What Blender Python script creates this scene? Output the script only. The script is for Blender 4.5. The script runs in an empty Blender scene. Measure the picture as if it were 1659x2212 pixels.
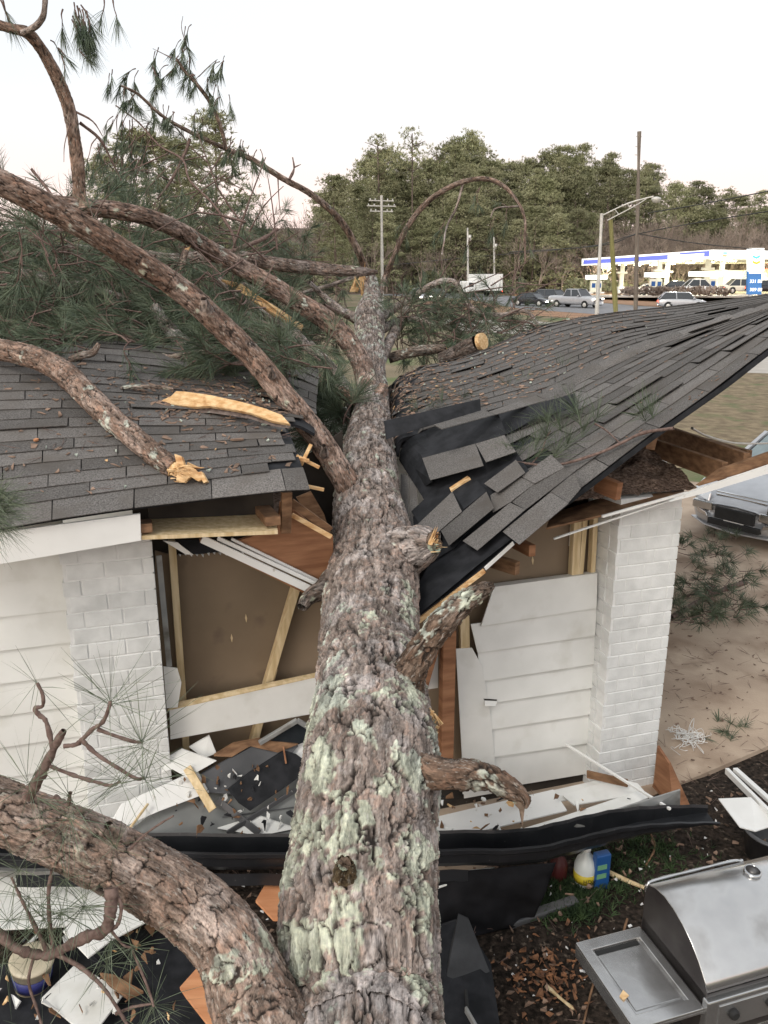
import bpy, math, random
import numpy as np
from mathutils import Vector, Matrix
random.seed(7)
RNG = np.random.default_rng(11)
SC = bpy.context.scene
COL = SC.collection
# ------------------------------------------------------------------ camera
PITCH = math.radians(16.5); CAMH = 4.0
cam_d = bpy.data.cameras.new('camera'); cam = bpy.data.objects.new('camera', cam_d); COL.objects.link(cam)
cam_d.sensor_fit = 'VERTICAL'; cam_d.sensor_height = 36.0; cam_d.lens = 1780 / 2212 * 36
cam_d.clip_start = 0.05; cam_d.clip_end = 3000
cam.location = (0, 0, CAMH); cam.rotation_euler = (math.radians(90) - PITCH, 0, 0)
SC.camera = cam
# ------------------------------------------------------------------ sky, sun, exposure
SUN_EL, SUN_AZ = math.radians(14), math.radians(-150)
w = bpy.data.worlds.new('World'); SC.world = w; w.use_nodes = True
nt = w.node_tree; nt.nodes.clear()
sky = nt.nodes.new('ShaderNodeTexSky'); sky.sky_type = 'NISHITA'; sky.sun_disc = False
sky.sun_elevation = SUN_EL; sky.sun_rotation = SUN_AZ; sky.air_density = 1.0; sky.dust_density = 4.0; sky.ozone_density = 0.6
hs = nt.nodes.new('ShaderNodeHueSaturation'); hs.inputs['Saturation'].default_value = 0.45
mx = nt.nodes.new('ShaderNodeMix'); mx.data_type = 'RGBA'; mx.inputs[0].default_value = 0.55
mx.inputs[7].default_value = (8.15, 8.3, 8.45, 1)
bg = nt.nodes.new('ShaderNodeBackground'); bg.inputs['Strength'].default_value = 0.1
wo = nt.nodes.new('ShaderNodeOutputWorld')
nt.links.new(sky.outputs[0], hs.inputs['Color']); nt.links.new(hs.outputs[0], mx.inputs[6])
tc_ = nt.nodes.new('ShaderNodeTexCoord'); sx_ = nt.nodes.new('ShaderNodeSeparateXYZ'); nt.links.new(tc_.outputs['Generated'], sx_.inputs[0])
mrz = nt.nodes.new('ShaderNodeMapRange'); mrz.interpolation_type = 'SMOOTHSTEP'; mrz.inputs[1].default_value = 0.02; mrz.inputs[2].default_value = 0.20; mrz.inputs[3].default_value = 1.0; mrz.inputs[4].default_value = 0.0; nt.links.new(sx_.outputs[2], mrz.inputs[0])
mh = nt.nodes.new('ShaderNodeMix'); mh.data_type = 'RGBA'; mh.inputs[7].default_value = (7.6, 6.0, 5.45, 1); nt.links.new(mrz.outputs[0], mh.inputs[0]); nt.links.new(mx.outputs[2], mh.inputs[6])
nt.links.new(mh.outputs[2], bg.inputs[0]); nt.links.new(bg.outputs[0], wo.inputs[0])
sd = bpy.data.lights.new('sun', 'SUN'); sd.energy = 0.8; sd.angle = math.radians(16); sd.color = (1, .95, .88)
so = bpy.data.objects.new('sun', sd); COL.objects.link(so)
so.rotation_euler = (math.radians(42), 0, math.radians(-35))
SC.view_settings.view_transform = 'Standard'; SC.view_settings.look = 'None'
SC.view_settings.exposure = 0.8; SC.view_settings.gamma = 1
SC.render.engine = 'CYCLES'
# ------------------------------------------------------------------ geometry helpers
F, CX, CY = 1780.0, 829.5, 1106.0
CP, SP = math.cos(PITCH), math.sin(PITCH)
def ray(x, y):
    a = (x - CX) / F; b = (CY - y) / F
    return np.array([a, CP + b * SP, -SP + b * CP])
CAMP = np.array([0., 0., CAMH])
def W(x, y, z): return CAMP + z * ray(x, y)                 # survey point at a measured distance
def G(x, y, h=0.0):                                           # survey point on a level surface
    r = ray(x, y); return CAMP + r * ((h - CAMH) / r[2])
TH = math.radians(17)
HE = np.array([math.cos(TH), math.sin(TH), 0]); HN = np.array([-math.sin(TH), math.cos(TH), 0]); HA = np.array([2.16, 5.72, 0])
UP = np.array([0, 0, 1.])
def S(s, t, h): return HA + HE * s + HN * t + UP * h          # house coordinates
def T(x, y, t):                                               # survey point on a plane parallel to the house front
    r = ray(x, y); k = (t + np.dot(HA - CAMP, HN)) / np.dot(r, HN); return CAMP + k * r
def to_house(p):
    d = p - HA; return np.array([d @ HE, d @ HN, d[2]])

def setp(o, label=None, cat=None, group=None, kind=None):
    if label: o['label'] = label
    if cat: o['category'] = cat
    if group: o['group'] = group
    if kind: o['kind'] = kind
    return o
def thing(name, label, cat, loc, group=None, rz=0):
    o = bpy.data.objects.new(name, None); COL.objects.link(o)
    o.location = tuple(loc); o.rotation_euler = (0, 0, rz); o.empty_display_size = .1
    return setp(o, label, cat, group)
LOC = {}
def wloc(o):
    v = np.zeros(3)
    while o is not None:
        v = v + np.array(o.location[:]); o = o.parent
    return v
def fastmesh(name, V, Fc, mat=None, parent=None, smooth=False, local=False, col=None):
    """V Nx3 world points, Fc list of polys or int array Mx3/4"""
    V = np.asarray(V, dtype=np.float64)
    if parent is not None and not local: V = V - wloc(parent)
    me = bpy.data.meshes.new(name)
    if isinstance(Fc, np.ndarray):
        m, k = Fc.shape
        me.vertices.add(len(V)); me.vertices.foreach_set('co', V.astype(np.float32).ravel())
        me.loops.add(m * k); me.loops.foreach_set('vertex_index', Fc.astype(np.int32).ravel())
        me.polygons.add(m); me.polygons.foreach_set('loop_start', np.arange(0, m * k, k, dtype=np.int32))
        me.polygons.foreach_set('loop_total', np.full(m, k, dtype=np.int32))
        me.update(calc_edges=True)
    else:
        me.from_pydata([tuple(v) for v in V], [], Fc); me.update()
    if smooth: me.polygons.foreach_set('use_smooth', np.ones(len(me.polygons), dtype=bool))
    if col is not None:
        a = me.color_attributes.new('Col', 'FLOAT_COLOR', 'POINT')
        c = np.ones((len(V), 4), dtype=np.float32); c[:, :3] = col; a.data.foreach_set('color', c.ravel())
    if mat: me.materials.append(mat)
    o = bpy.data.objects.new(name, me); COL.objects.link(o)
    if parent is not None: o.parent = parent
    return o
class MB:
    def __init__(s): s.V = []; s.F = []; s.n = 0
    def add(s, V, Fc):
        V = np.asarray(V, float); s.V.append(V)
        for f in Fc: s.F.append([i + s.n for i in f])
        s.n += len(V)
    def build(s, name, mat, parent=None, smooth=False, local=False):
        return fastmesh(name, np.vstack(s.V), s.F, mat, parent, smooth, local)
BF = [[0, 3, 2, 1], [4, 5, 6, 7], [0, 1, 5, 4], [1, 2, 6, 5], [2, 3, 7, 6], [3, 0, 4, 7]]
def hexa(a, b):                    # two quads (4 pts each) -> box
    return np.vstack([a, b]), BF
def boxpts(c, hx, hy, hz, ax=(1, 0, 0), ay=(0, 1, 0), az=(0, 0, 1)):
    c = np.array(c, float); ax, ay, az = (np.array(q, float) for q in (ax, ay, az)); o = []
    for sz in (-1, 1):
        for sx, sy in ((-1, -1), (1, -1), (1, 1), (-1, 1)): o.append(c + ax * hx * sx + ay * hy * sy + az * hz * sz)
    return np.array(o), BF
def prism(poly, ext):
    poly = np.array(poly, float); n = len(poly); V = np.vstack([poly, poly + np.array(ext)])
    Fc = [list(range(n))[::-1], list(range(n, 2 * n))] + [[i, (i + 1) % n, n + (i + 1) % n, n + i] for i in range(n)]
    return V, Fc
def bev(o, wd=.004, seg=2):
    m = o.modifiers.new('bevel', 'BEVEL'); m.width = wd; m.segments = seg; m.limit_method = 'ANGLE'; return o
def poly(name, pts, ext, mat, parent=None, bw=0):
    V, Fc = prism(pts, ext); o = fastmesh(name, V, Fc, mat, parent)
    if bw: bev(o, bw)
    return o
def bar(name, p0, p1, wd, th, mat, parent=None, up=(0, 0, 1), bw=.003):
    p0 = np.array(p0, float); p1 = np.array(p1, float); d = p1 - p0; L = np.linalg.norm(d); d /= L
    u = np.array(up, float); u -= d * (u @ d); u /= np.linalg.norm(u); sd_ = np.cross(d, u)
    V, Fc = boxpts((p0 + p1) / 2, L / 2, th / 2, wd / 2, d, sd_, u)
    o = fastmesh(name, V, Fc, mat, parent)
    if bw: bev(o, bw)
    return o
def catmull(P, n_per=None, ts=None):
    P = np.asarray(P, float); n = len(P)
    E = np.vstack([2 * P[0] - P[1], P, 2 * P[-1] - P[-2]])
    if ts is None: ts = np.linspace(0, n - 1, (n - 1) * (n_per or 8) + 1)
    i = np.clip(np.floor(ts).astype(int), 0, n - 2); f = (ts - i)[:, None]
    p0, p1, p2, p3 = E[i], E[i + 1], E[i + 2], E[i + 3]
    return .5 * ((2 * p1) + (-p0 + p2) * f + (2 * p0 - 5 * p1 + 4 * p2 - p3) * f ** 2 + (-p0 + 3 * p1 - 3 * p2 + p3) * f ** 3)
def frames(C):
    Tn = np.gradient(C, axis=0); Tn /= np.linalg.norm(Tn, axis=1)[:, None] + 1e-12
    N = np.zeros_like(C); a = np.array([0, 0, 1.]) if abs(Tn[0][2]) < .9 else np.array([1., 0, 0])
    v = a - Tn[0] * (a @ Tn[0]); N[0] = v / np.linalg.norm(v)
    for i in range(1, len(C)):
        v = N[i - 1] - Tn[i] * (N[i - 1] @ Tn[i]); N[i] = v / (np.linalg.norm(v) + 1e-12)
    return Tn, N, np.cross(Tn, N)
def gridfaces(nr, nu, off=0):
    i = np.arange(nr - 1)[:, None]; j = np.arange(nu)[None, :]; k = (j + 1) % nu
    a = i * nu + j; b = i * nu + k
    return (np.stack([a, b, b + nu, a + nu], -1).reshape(-1, 4) + off)
# ------------------------------------------------------------------ numpy noise
def _h(ix, iy, iz, s):
    n = (ix.astype(np.int64) * 374761393 + iy.astype(np.int64) * 668265263 + iz.astype(np.int64) * 2147483647 + s * 974711) & 0xffffffff
    n = ((n ^ (n >> 13)) * 1274126177) & 0xffffffff; n = ((n ^ (n >> 16)) * 2246822519) & 0xffffffff
    return ((n ^ (n >> 15)) & 0xffffff) / float(0xffffff)
def vnoise(P, s=0):
    I = np.floor(P); Fr = P - I; Fr = Fr * Fr * (3 - 2 * Fr); x, y, z = I[:, 0], I[:, 1], I[:, 2]; r = 0
    for dx in (0, 1):
        for dy in (0, 1):
            for dz in (0, 1):
                wgt = (Fr[:, 0] if dx else 1 - Fr[:, 0]) * (Fr[:, 1] if dy else 1 - Fr[:, 1]) * (Fr[:, 2] if dz else 1 - Fr[:, 2])
                r = r + wgt * _h(x + dx, y + dy, z + dz, s)
    return r
def fbm(P, o=4, s=0):
    r = 0; a = .5; t = 0
    for k in range(o): r = r + a * vnoise(P * 2 ** k + 17.3 * k, s + k); t += a; a *= .5
    return r / t
def sm(a, b, x): t = np.clip((x - a) / (b - a), 0, 1); return t * t * (3 - 2 * t)
def voro(u, v, nu, s):
    iu = np.floor(u); iv = np.floor(v); f1 = np.full(u.shape, 9.); f2 = f1.copy(); cid = np.zeros_like(u); lx = np.zeros_like(u); ly = np.zeros_like(u)
    for dv in (-1, 0, 1):
        for du in (-1, 0, 1):
            cu = iu + du; cv = iv + dv; cm = np.mod(cu, nu); z = np.zeros_like(cu)
            px = cu + .5 + (_h(cm, cv, z, s) - .5) * .85 + .5 * np.mod(cv, 2) - .25; py = cv + .5 + (_h(cm, cv, z, s + 1) - .5) * .85
            ex = u - px; ey = v - py; d = np.sqrt(ex ** 2 + ey ** 2); idd = _h(cm, cv, z, s + 2)
            c = d < f1
            f2 = np.where(c, f1, np.minimum(f2, d)); f1 = np.where(c, d, f1); cid = np.where(c, idd, cid); lx = np.where(c, ex, lx); ly = np.where(c, ey, ly)
    return f1, f2, cid, lx, ly
# ------------------------------------------------------------------ materials
def lnk(nt, a, b): nt.links.new(a, b)
def mat(name, c1, c2=None, rough=.7, scale=8, detail=4, bump=0, bscale=None, metal=0, rnd=0, stretch=None, spec=.5, thr=None, attr=False, coat=0, trans=0, alpha=None, c3=None, s3=1.0, t3=(.55, .65), obj=False):
    m = bpy.data.materials.new(name); m.use_nodes = True; n = m.node_tree.nodes; L = m.node_tree.links; b = n['Principled BSDF']
    b.inputs['Roughness'].default_value = rough; b.inputs['Metallic'].default_value = metal; b.inputs['Specular IOR Level'].default_value = spec
    if coat: b.inputs['Coat Weight'].default_value = coat; b.inputs['Coat Roughness'].default_value = .08
    if trans: b.inputs['Transmission Weight'].default_value = trans
    c2 = c2 or c1
    if obj: g = n.new('ShaderNodeTexCoord').outputs['Object']
    else: g = n.new('ShaderNodeNewGeometry').outputs['Position']
    mp = n.new('ShaderNodeMapping'); L.new(g, mp.inputs[0])
    if stretch: mp.inputs['Scale'].default_value = stretch
    no = n.new('ShaderNodeTexNoise'); no.inputs['Scale'].default_value = scale; no.inputs['Detail'].default_value = detail; L.new(mp.outputs[0], no.inputs['Vector'])
    rp = n.new('ShaderNodeValToRGB'); t = thr or (.35, .65)
    rp.color_ramp.elements[0].position = t[0]; rp.color_ramp.elements[1].position = t[1]
    rp.color_ramp.elements[0].color = (*c1, 1); rp.color_ramp.elements[1].color = (*c2, 1); L.new(no.outputs['Fac'], rp.inputs[0]); out = rp.outputs[0]
    if attr:
        at = n.new('ShaderNodeAttribute'); at.attribute_name = 'Col'
        mm = n.new('ShaderNodeMix'); mm.data_type = 'RGBA'; mm.blend_type = 'MULTIPLY'; mm.inputs[0].default_value = 1
        L.new(at.outputs['Color'], mm.inputs[6]); L.new(out, mm.inputs[7]); out = mm.outputs[2]
    if c3:
        n3 = n.new('ShaderNodeTexNoise'); n3.inputs['Scale'].default_value = s3; n3.inputs['Detail'].default_value = 5; L.new(g, n3.inputs['Vector'])
        r3 = n.new('ShaderNodeMapRange'); r3.inputs[1].default_value = t3[0]; r3.inputs[2].default_value = t3[1]; L.new(n3.outputs['Fac'], r3.inputs[0])
        mm = n.new('ShaderNodeMix'); mm.data_type = 'RGBA'; L.new(r3.outputs[0], mm.inputs[0]); L.new(out, mm.inputs[6]); mm.inputs[7].default_value = (*c3, 1); out = mm.outputs[2]
    if rnd:
        oi = n.new('ShaderNodeObjectInfo'); mr = n.new('ShaderNodeMapRange'); mr.inputs[3].default_value = 1 - rnd; mr.inputs[4].default_value = 1 + rnd; L.new(oi.outputs['Random'], mr.inputs[0])
        h = n.new('ShaderNodeHueSaturation'); L.new(mr.outputs[0], h.inputs['Value']); L.new(out, h.inputs['Color']); out = h.outputs[0]
    L.new(out, b.inputs['Base Color'])
    if bump:
        nb = n.new('ShaderNodeTexNoise'); nb.inputs['Scale'].default_value = bscale or scale * 3; nb.inputs['Detail'].default_value = 3; L.new(mp.outputs[0], nb.inputs['Vector'])
        bp = n.new('ShaderNodeBump'); bp.inputs['Strength'].default_value = 1; bp.inputs['Distance'].default_value = bump; L.new(nb.outputs['Fac'], bp.inputs['Height']); L.new(bp.outputs[0], b.inputs['Normal'])
    return m
def emit(name, c, s):
    m = bpy.data.materials.new(name); m.use_nodes = True; b = m.node_tree.nodes['Principled BSDF']
    b.inputs['Base Color'].default_value = (*c, 1); b.inputs['Emission Color'].default_value = (*c, 1); b.inputs['Emission Strength'].default_value = s; return m
M = {}
M['bark'] = mat('bark', (.85, .85, .85), (1.15, 1.12, 1.1), .9, 60, 5, .0015, 220, attr=True, spec=.2)
def bark_detail(m):
    n = m.node_tree.nodes; L = m.node_tree.links; b = n['Principled BSDF']; src = b.inputs['Base Color'].links[0].from_socket
    g = n.new('ShaderNodeAttribute'); g.attribute_name = 'tc'; mp = n.new('ShaderNodeMapping'); mp.inputs['Scale'].default_value = (1, 1, .26); L.new(g.outputs['Vector'], mp.inputs[0])
    def noise(sc, vec, det=5): q = n.new('ShaderNodeTexNoise'); q.inputs['Scale'].default_value = sc; q.inputs['Detail'].default_value = det; q.inputs['Roughness'].default_value = .62; L.new(vec, q.inputs['Vector']); return q
    def mr(x, a, b_, c, d): q = n.new('ShaderNodeMapRange'); q.inputs[1].default_value = a; q.inputs[2].default_value = b_; q.inputs[3].default_value = c; q.inputs[4].default_value = d; L.new(x, q.inputs[0]); return q.outputs[0]
    st = noise(34, mp.outputs[0]); wn = noise(20, mp.outputs[0], 4)
    ad = n.new('ShaderNodeVectorMath'); ad.operation = 'MULTIPLY_ADD'; ad.inputs[1].default_value = (.09, .09, .09); L.new(wn.outputs['Color'], ad.inputs[0]); L.new(mp.outputs[0], ad.inputs[2])
    v2 = n.new('ShaderNodeTexVoronoi'); v2.inputs['Scale'].default_value = 26; L.new(ad.outputs[0], v2.inputs['Vector']); sep = n.new('ShaderNodeSeparateColor'); L.new(v2.outputs['Color'], sep.inputs[0])
    mu = n.new('ShaderNodeMath'); mu.operation = 'MULTIPLY'; L.new(mr(st.outputs['Fac'], .38, .60, .52, 1.34), mu.inputs[0]); L.new(mr(sep.outputs[0], 0, 1, .80, 1.2), mu.inputs[1])
    h = n.new('ShaderNodeHueSaturation'); h.inputs['Saturation'].default_value = .95; L.new(mu.outputs[0], h.inputs['Value']); L.new(src, h.inputs['Color'])
    sn = noise(95, mp.outputs[0]); mm = n.new('ShaderNodeMix'); mm.data_type = 'RGBA'; L.new(mr(sn.outputs['Fac'], .58, .66, 0, .5), mm.inputs[0]); L.new(h.outputs[0], mm.inputs[6]); mm.inputs[7].default_value = (.50, .48, .44, 1); L.new(mm.outputs[2], b.inputs['Base Color'])
    hh = n.new('ShaderNodeMath'); hh.operation = 'ADD'; L.new(mr(st.outputs['Fac'], .36, .62, 0, 1.6), hh.inputs[0]); L.new(sep.outputs[1], hh.inputs[1])
    bp = n.new('ShaderNodeBump'); bp.inputs['Distance'].default_value = .005; L.new(hh.outputs[0], bp.inputs['Height']); old = b.inputs['Normal'].links[0].from_node; L.new(bp.outputs[0], old.inputs['Normal'])
bark_detail(M['bark'])
M['bark_plain'] = mat('bark_plain', (.10, .075, .065), (.21, .17, .155), .9, 30, 5, .003, 90, spec=.2, c3=(.30, .33, .29), s3=9, t3=(.6, .68))
M['dead_wood'] = mat('dead_wood', (.075, .05, .035), (.19, .14, .105), .9, 40, 5, .004, 80, spec=.2, c3=(.42, .50, .40), s3=7, t3=(.56, .62))
M['twig'] = mat('twig', (.09, .055, .045), (.19, .13, .11), .85, 40)
M['needle'] = mat('needle', (.045, .07, .04), (.13, .16, .10), .55, 6, 4, spec=.4)
M['needle_near'] = mat('needle_near', (.07, .10, .06), (.16, .19, .12), .5, 30, 2, spec=.5)
M['fresh_wood'] = mat('fresh_wood', (.58, .34, .15), (.80, .58, .33), .75, 22, 6, .004, 40, c3=(.42, .19, .07), s3=12, t3=(.56, .72), spec=.2, stretch=(.35, 2, 2))
M['stud_wood'] = mat('stud_wood', (.50, .37, .20), (.68, .55, .35), .75, 5, 5, .001, 60, stretch=(6, 6, .7), spec=.3)
M['old_wood'] = mat('old_wood', (.13, .07, .038), (.27, .155, .085), .8, 5, 5, .002, 60, stretch=(2, 2, 6), spec=.3)
M['red_wood'] = mat('red_wood', (.20, .09, .045), (.34, .17, .09), .75, 3, 5, .001, 50, stretch=(1, 1, 7), spec=.3)
M['orange_ply'] = mat('orange_ply', (.48, .20, .09), (.62, .30, .15), .7, 3, 6, .001, 60, stretch=(1, 6, 1), spec=.3)
M['white'] = mat('white', (.70, .70, .67), (.78, .78, .75), .55, 3, 4, .0006, 12, c3=(.60, .59, .54), s3=4, t3=(.55, .8))
M['white_trim'] = mat('white_trim', (.74, .74, .72), (.80, .80, .78), .5, 4, 4, .0004, 30, c3=(.40, .36, .30), s3=14, t3=(.66, .74))
M['brick_white'] = mat('brick_white', (.62, .63, .62), (.72, .73, .72), .7, 9, 5, .002, 70, rnd=.035, c3=(.50, .51, .50), s3=5, t3=(.55, .8))
M['mortar'] = mat('mortar', (.66, .67, .66), (.74, .74, .73), .8, 20, 4, .002, 60)
M['shingle'] = mat('shingle', (.078, .073, .069), (.175, .165, .157), .92, 110, 6, .002, 260, rnd=.25, spec=.25, c3=(.105, .095, .086), s3=3.5, t3=(.48, .7))
M['felt'] = mat('felt', (.009, .010, .012), (.022, .023, .027), .75, 12, 4, .001, 60, spec=.3)
M['tan_panel'] = mat('tan_panel', (.185, .138, .092), (.245, .185, .128), .7, 1.3, 7, .0006, 60, spec=.3, c3=(.13, .095, .07), s3=5, t3=(.6, .8))
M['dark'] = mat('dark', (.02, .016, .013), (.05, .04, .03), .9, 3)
M['insul'] = mat('insul', (.09, .06, .045), (.26, .19, .15), 1, 45, 6, .03, 40, spec=.05)
M['black_metal'] = mat('black_metal', (.012, .013, .015), (.022, .023, .026), .32, 3, 4, .0006, 20, c3=(.08, .08, .08), s3=50, t3=(.68, .74))
M['grey_metal'] = mat('grey_metal', (.30, .31, .31), (.42, .42, .41), .45, 6, 5, metal=.35, c3=(.16, .15, .13), s3=6, t3=(.5, .7))
M['mulch'] = mat('mulch', (.010, .008, .006), (.05, .037, .029), .95, 30, 8, .03, 22, c3=(.14, .11, .085), s3=25, t3=(.6, .7), spec=.15)
M['concrete'] = mat('concrete', (.36, .27, .20), (.50, .395, .30), .85, 1.6, 8, .003, 60, c3=(.22, .15, .10), s3=1.3, t3=(.52, .68))
M['ground'] = mat('ground', (.15, .12, .07), (.24, .19, .12), .95, .35, 8, .03, 14, c3=(.10, .13, .045), s3=.25, t3=(.5, .62))
M['lawn'] = mat('lawn', (.13, .095, .055), (.25, .195, .115), .95, 3, 8, .02, 30, c3=(.11, .125, .05), s3=1.1, t3=(.54, .7))
M['asphalt'] = mat('asphalt', (.17, .17, .18), (.22, .22, .23), .8, 2, 6, .002, 60)
M['paleroad'] = mat('pale_path', (.36, .33, .29), (.44, .41, .37), .85, 2, 6)
M['pine_litter'] = mat('pine_litter', (.24, .13, .07), (.34, .20, .12), .95, .6, 7)
M['steel'] = mat('steel', (.50, .50, .50), (.62, .62, .61), .23, 4, 5, .0003, 20, metal=.85, obj=True, c3=(.34, .33, .32), s3=4, t3=(.5, .7))
M['steel_dark'] = mat('steel_dark', (.10, .09, .09), (.16, .15, .145), .42, 6, 5, metal=.8)
M['leaf_far'] = mat('leaf_far', (.18, .19, .10), (.32, .315, .195), .8, .35, 5, rnd=.3, spec=.2)  # leaf colour lightened to stand in for haze over the tree line
M['leaf_far2'] = mat('leaf_far2', (.19, .205, .105), (.34, .335, .20), .8, .35, 5, rnd=.3, spec=.2)  # second leaf tone, with the same haze mixed into its colour
M['bare'] = mat('bare', (.20, .155, .125), (.36, .29, .24), .9, .5, 4, rnd=.25)
M['trunk_far'] = mat('trunk_far', (.10, .075, .06), (.22, .17, .14), .9, 1.5, 5, rnd=.2)
M['pole'] = mat('pole_wood', (.13, .105, .085), (.20, .17, .14), .85, 2, 5, stretch=(6, 6, .5))
M['pole_green'] = mat('pole_green', (.17, .16, .055), (.24, .22, .09), .85, 2, 5, stretch=(6, 6, .5))
M['galv'] = mat('galvanised', (.48, .47, .44), (.62, .60, .56), .5, 3, 4, metal=.3)
M['wire'] = mat('wire', (.03, .03, .03), rough=.6)
M['rubber'] = mat('rubber', (.012, .012, .012), (.02, .02, .02), .8)
M['glass_dark'] = mat('car_glass', (.02, .025, .03), (.03, .035, .04), .06, spec=.8)
M['silver'] = mat('silver_paint', (.42, .43, .45), (.48, .49, .51), .28, 5, metal=.4, coat=.6)
M['black_paint'] = mat('black_paint', (.015, .016, .02), (.02, .021, .025), .25, coat=.6)
M['dkgrey_paint'] = mat('dark_grey_paint', (.05, .052, .055), (.06, .062, .066), .3, coat=.5)
M['white_paint'] = mat('white_paint', (.78, .78, .76), (.82, .82, .8), .35, coat=.3)
M['chrome'] = mat('chrome', (.6, .6, .6), rough=.12, metal=1)
M['lamp_on'] = emit('headlamp_lit', (1, .93, .75), 6)
M['tail_on'] = emit('tail_lamp_lit', (1, .12, .06), 3)
M['canopy_light'] = emit('canopy_light', (1, .97, .85), 30)
M['sign_white'] = emit('sign_white_lit', (1, 1, .96), .8)
M['fascia_lit'] = emit('fascia_lit', (1, 1, .97), .6)
M['fascia_blue'] = emit('fascia_blue', (.13, .16, .62), .55)
M['sign_blue'] = emit('sign_blue', (.05, .16, .38), .35)
M['sign_teal'] = emit('sign_teal', (.10, .55, .60), .6)
M['sign_orange'] = emit('sign_orange', (.85, .38, .05), .6)
M['station_wall'] = mat('station_wall', (.70, .68, .56), (.76, .74, .62), .7, 2)
M['plastic_clear'] = mat('cloudy_plastic', (.50, .55, .55), (.60, .64, .63), .35, 6)
M['yellow'] = mat('yellow_label', (.50, .40, .03), rough=.5); M['blue'] = mat('blue_plastic', (.015, .08, .26), rough=.4)
M['green_l'] = mat('green_label', (.15, .35, .2), rough=.5); M['red'] = mat('dull_red', (.08, .015, .015), rough=.5)
M['bucket'] = mat('bucket_plastic', (.42, .37, .27), (.52, .46, .34), .45, 5); M['navy'] = mat('navy_label', (.03, .035, .16), rough=.5)
M['ink'] = mat('ink', (.01, .01, .015), rough=.6)
M['weed'] = mat('weed', (.015, .035, .01), (.045, .08, .025), .8, 9)
M['leaf_brown'] = mat('leaf_brown', (.10, .065, .045), (.27, .18, .13), .85, 12, rnd=.3)
M['lichen'] = mat('lichen', (.38, .44, .38), (.55, .60, .52), .9, 40, 4)
M['rust_chip'] = mat('rust_chip', (.08, .035, .018), (.28, .13, .06), .85, 20)
M['char_sheet'] = mat('char_sheet', (.016, .017, .019), (.04, .042, .046), .7, 5, 5, .002, 30)
M['ash'] = mat('ash_white', (.6, .6, .6), (.75, .75, .74), .8, 20)
M['vinyl_dark'] = mat('dark_vinyl', (.06, .062, .065), (.10, .10, .105), .4, 3)
def proj(p):
    d = p - CAMP; z = d @ np.array([0, CP, -SP]); return CX + F * d[0] / z, CY - F * (d @ np.array([0, SP, CP])) / z, z
class Surf:
    def __init__(s, rows, vs):      # rows: list of lists of world points ; vs: v value of each row
        s.R = [np.array(r) for r in rows]; s.vs = np.array(vs, float); s.nc = len(rows[0])
    def __call__(s, u, v):
        u = min(max(u, 0), s.nc - 1 - 1e-6); c = np.array([catmull(r, ts=np.array([u]))[0] for r in s.R])
        if len(c) == 2: f = (v - s.vs[0]) / (s.vs[1] - s.vs[0]); return c[0] * (1 - f) + c[1] * f
        k = int(np.clip(np.searchsorted(s.vs, v) - 1, 0, len(s.vs) - 2)); f = (v - s.vs[k]) / (s.vs[k + 1] - s.vs[k])
        m = lambda i: (c[min(i + 1, len(c) - 1)] - c[max(i - 1, 0)]) / (s.vs[min(i + 1, len(c) - 1)] - s.vs[max(i - 1, 0)]) * (s.vs[k + 1] - s.vs[k])
        f2, f3 = f * f, f ** 3
        if f < 0 or f > 1: return c[k] * (1 - f) + c[k + 1] * f
        return (2 * f3 - 3 * f2 + 1) * c[k] + (f3 - 2 * f2 + f) * m(k) + (-2 * f3 + 3 * f2) * c[k + 1] + (f3 - f2) * m(k + 1)
    def nrm(s, u, v):
        a = s(u + .02, v) - s(u - .02, v); b = s(u, v + .02) - s(u, v - .02); n = np.cross(a, b); n /= np.linalg.norm(n)
        return n if n[2] > 0 else -n
    def deck(s, name, v0, v1, off, th, mat, parent, nu=30, nv=14, u0=0, u1=None):
        u1 = s.nc - 1 if u1 is None else u1; A = []; B = []
        for i in range(nu + 1):
            for j in range(nv + 1):
                u = u0 + (u1 - u0) * i / nu; v = v0 + (v1 - v0) * j / nv; p = s(u, v); n = s.nrm(u, v); A.append(p + n * off); B.append(p + n * (off - th))
        V = np.array(A + B); N = len(A); w_ = nv + 1; Fc = []
        for i in range(nu):
            for j in range(nv):
                a = i * w_ + j; Fc += [[a, a + w_, a + w_ + 1, a + 1], [N + a, N + a + 1, N + a + w_ + 1, N + a + w_]]
        for i in range(nu): a = i * w_; Fc += [[a, N + a, N + a + w_, a + w_]]; a += nv; Fc += [[a, a + w_, N + a + w_, N + a]]
        for j in range(nv): a = j; Fc += [[a, a + 1, N + a + 1, N + a]]; a = nu * w_ + j; Fc += [[a, N + a, N + a + 1, a + 1]]
        return fastmesh(name, V, Fc, mat, parent)
def shingle_geo(sf, ua, ub, va, vb, lo=.011, hi=.003, th=.005, nseg=2, lift=0, skew=0):
    A = []; B = []
    for j, v in enumerate(np.linspace(va, vb, nseg)):
        f = j / (nseg - 1)
        for k, u in enumerate((ua, ub)):
            p = sf(u + (skew if j == 0 else 0), v); n = sf.nrm(u, v); o = lo * (1 - f) + hi * f + (lift * (1 - f) ** 1.5)
            A.append(p + n * (o + th * .5)); B.append(p + n * (o - th * .5))
    V = np.array(A + B); N = len(A); Fc = []
    for j in range(nseg - 1): a = 2 * j; Fc += [[a, a + 1, a + 3, a + 2], [N + a, N + a + 2, N + a + 3, N + a + 1], [a, a + 2, N + a + 2, N + a], [a + 1, N + a + 1, N + a + 3, a + 3]]
    Fc += [[0, N, N + 1, 1], [N - 2, N - 1, 2 * N - 1, 2 * N - 2]]
    return V, Fc
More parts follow.
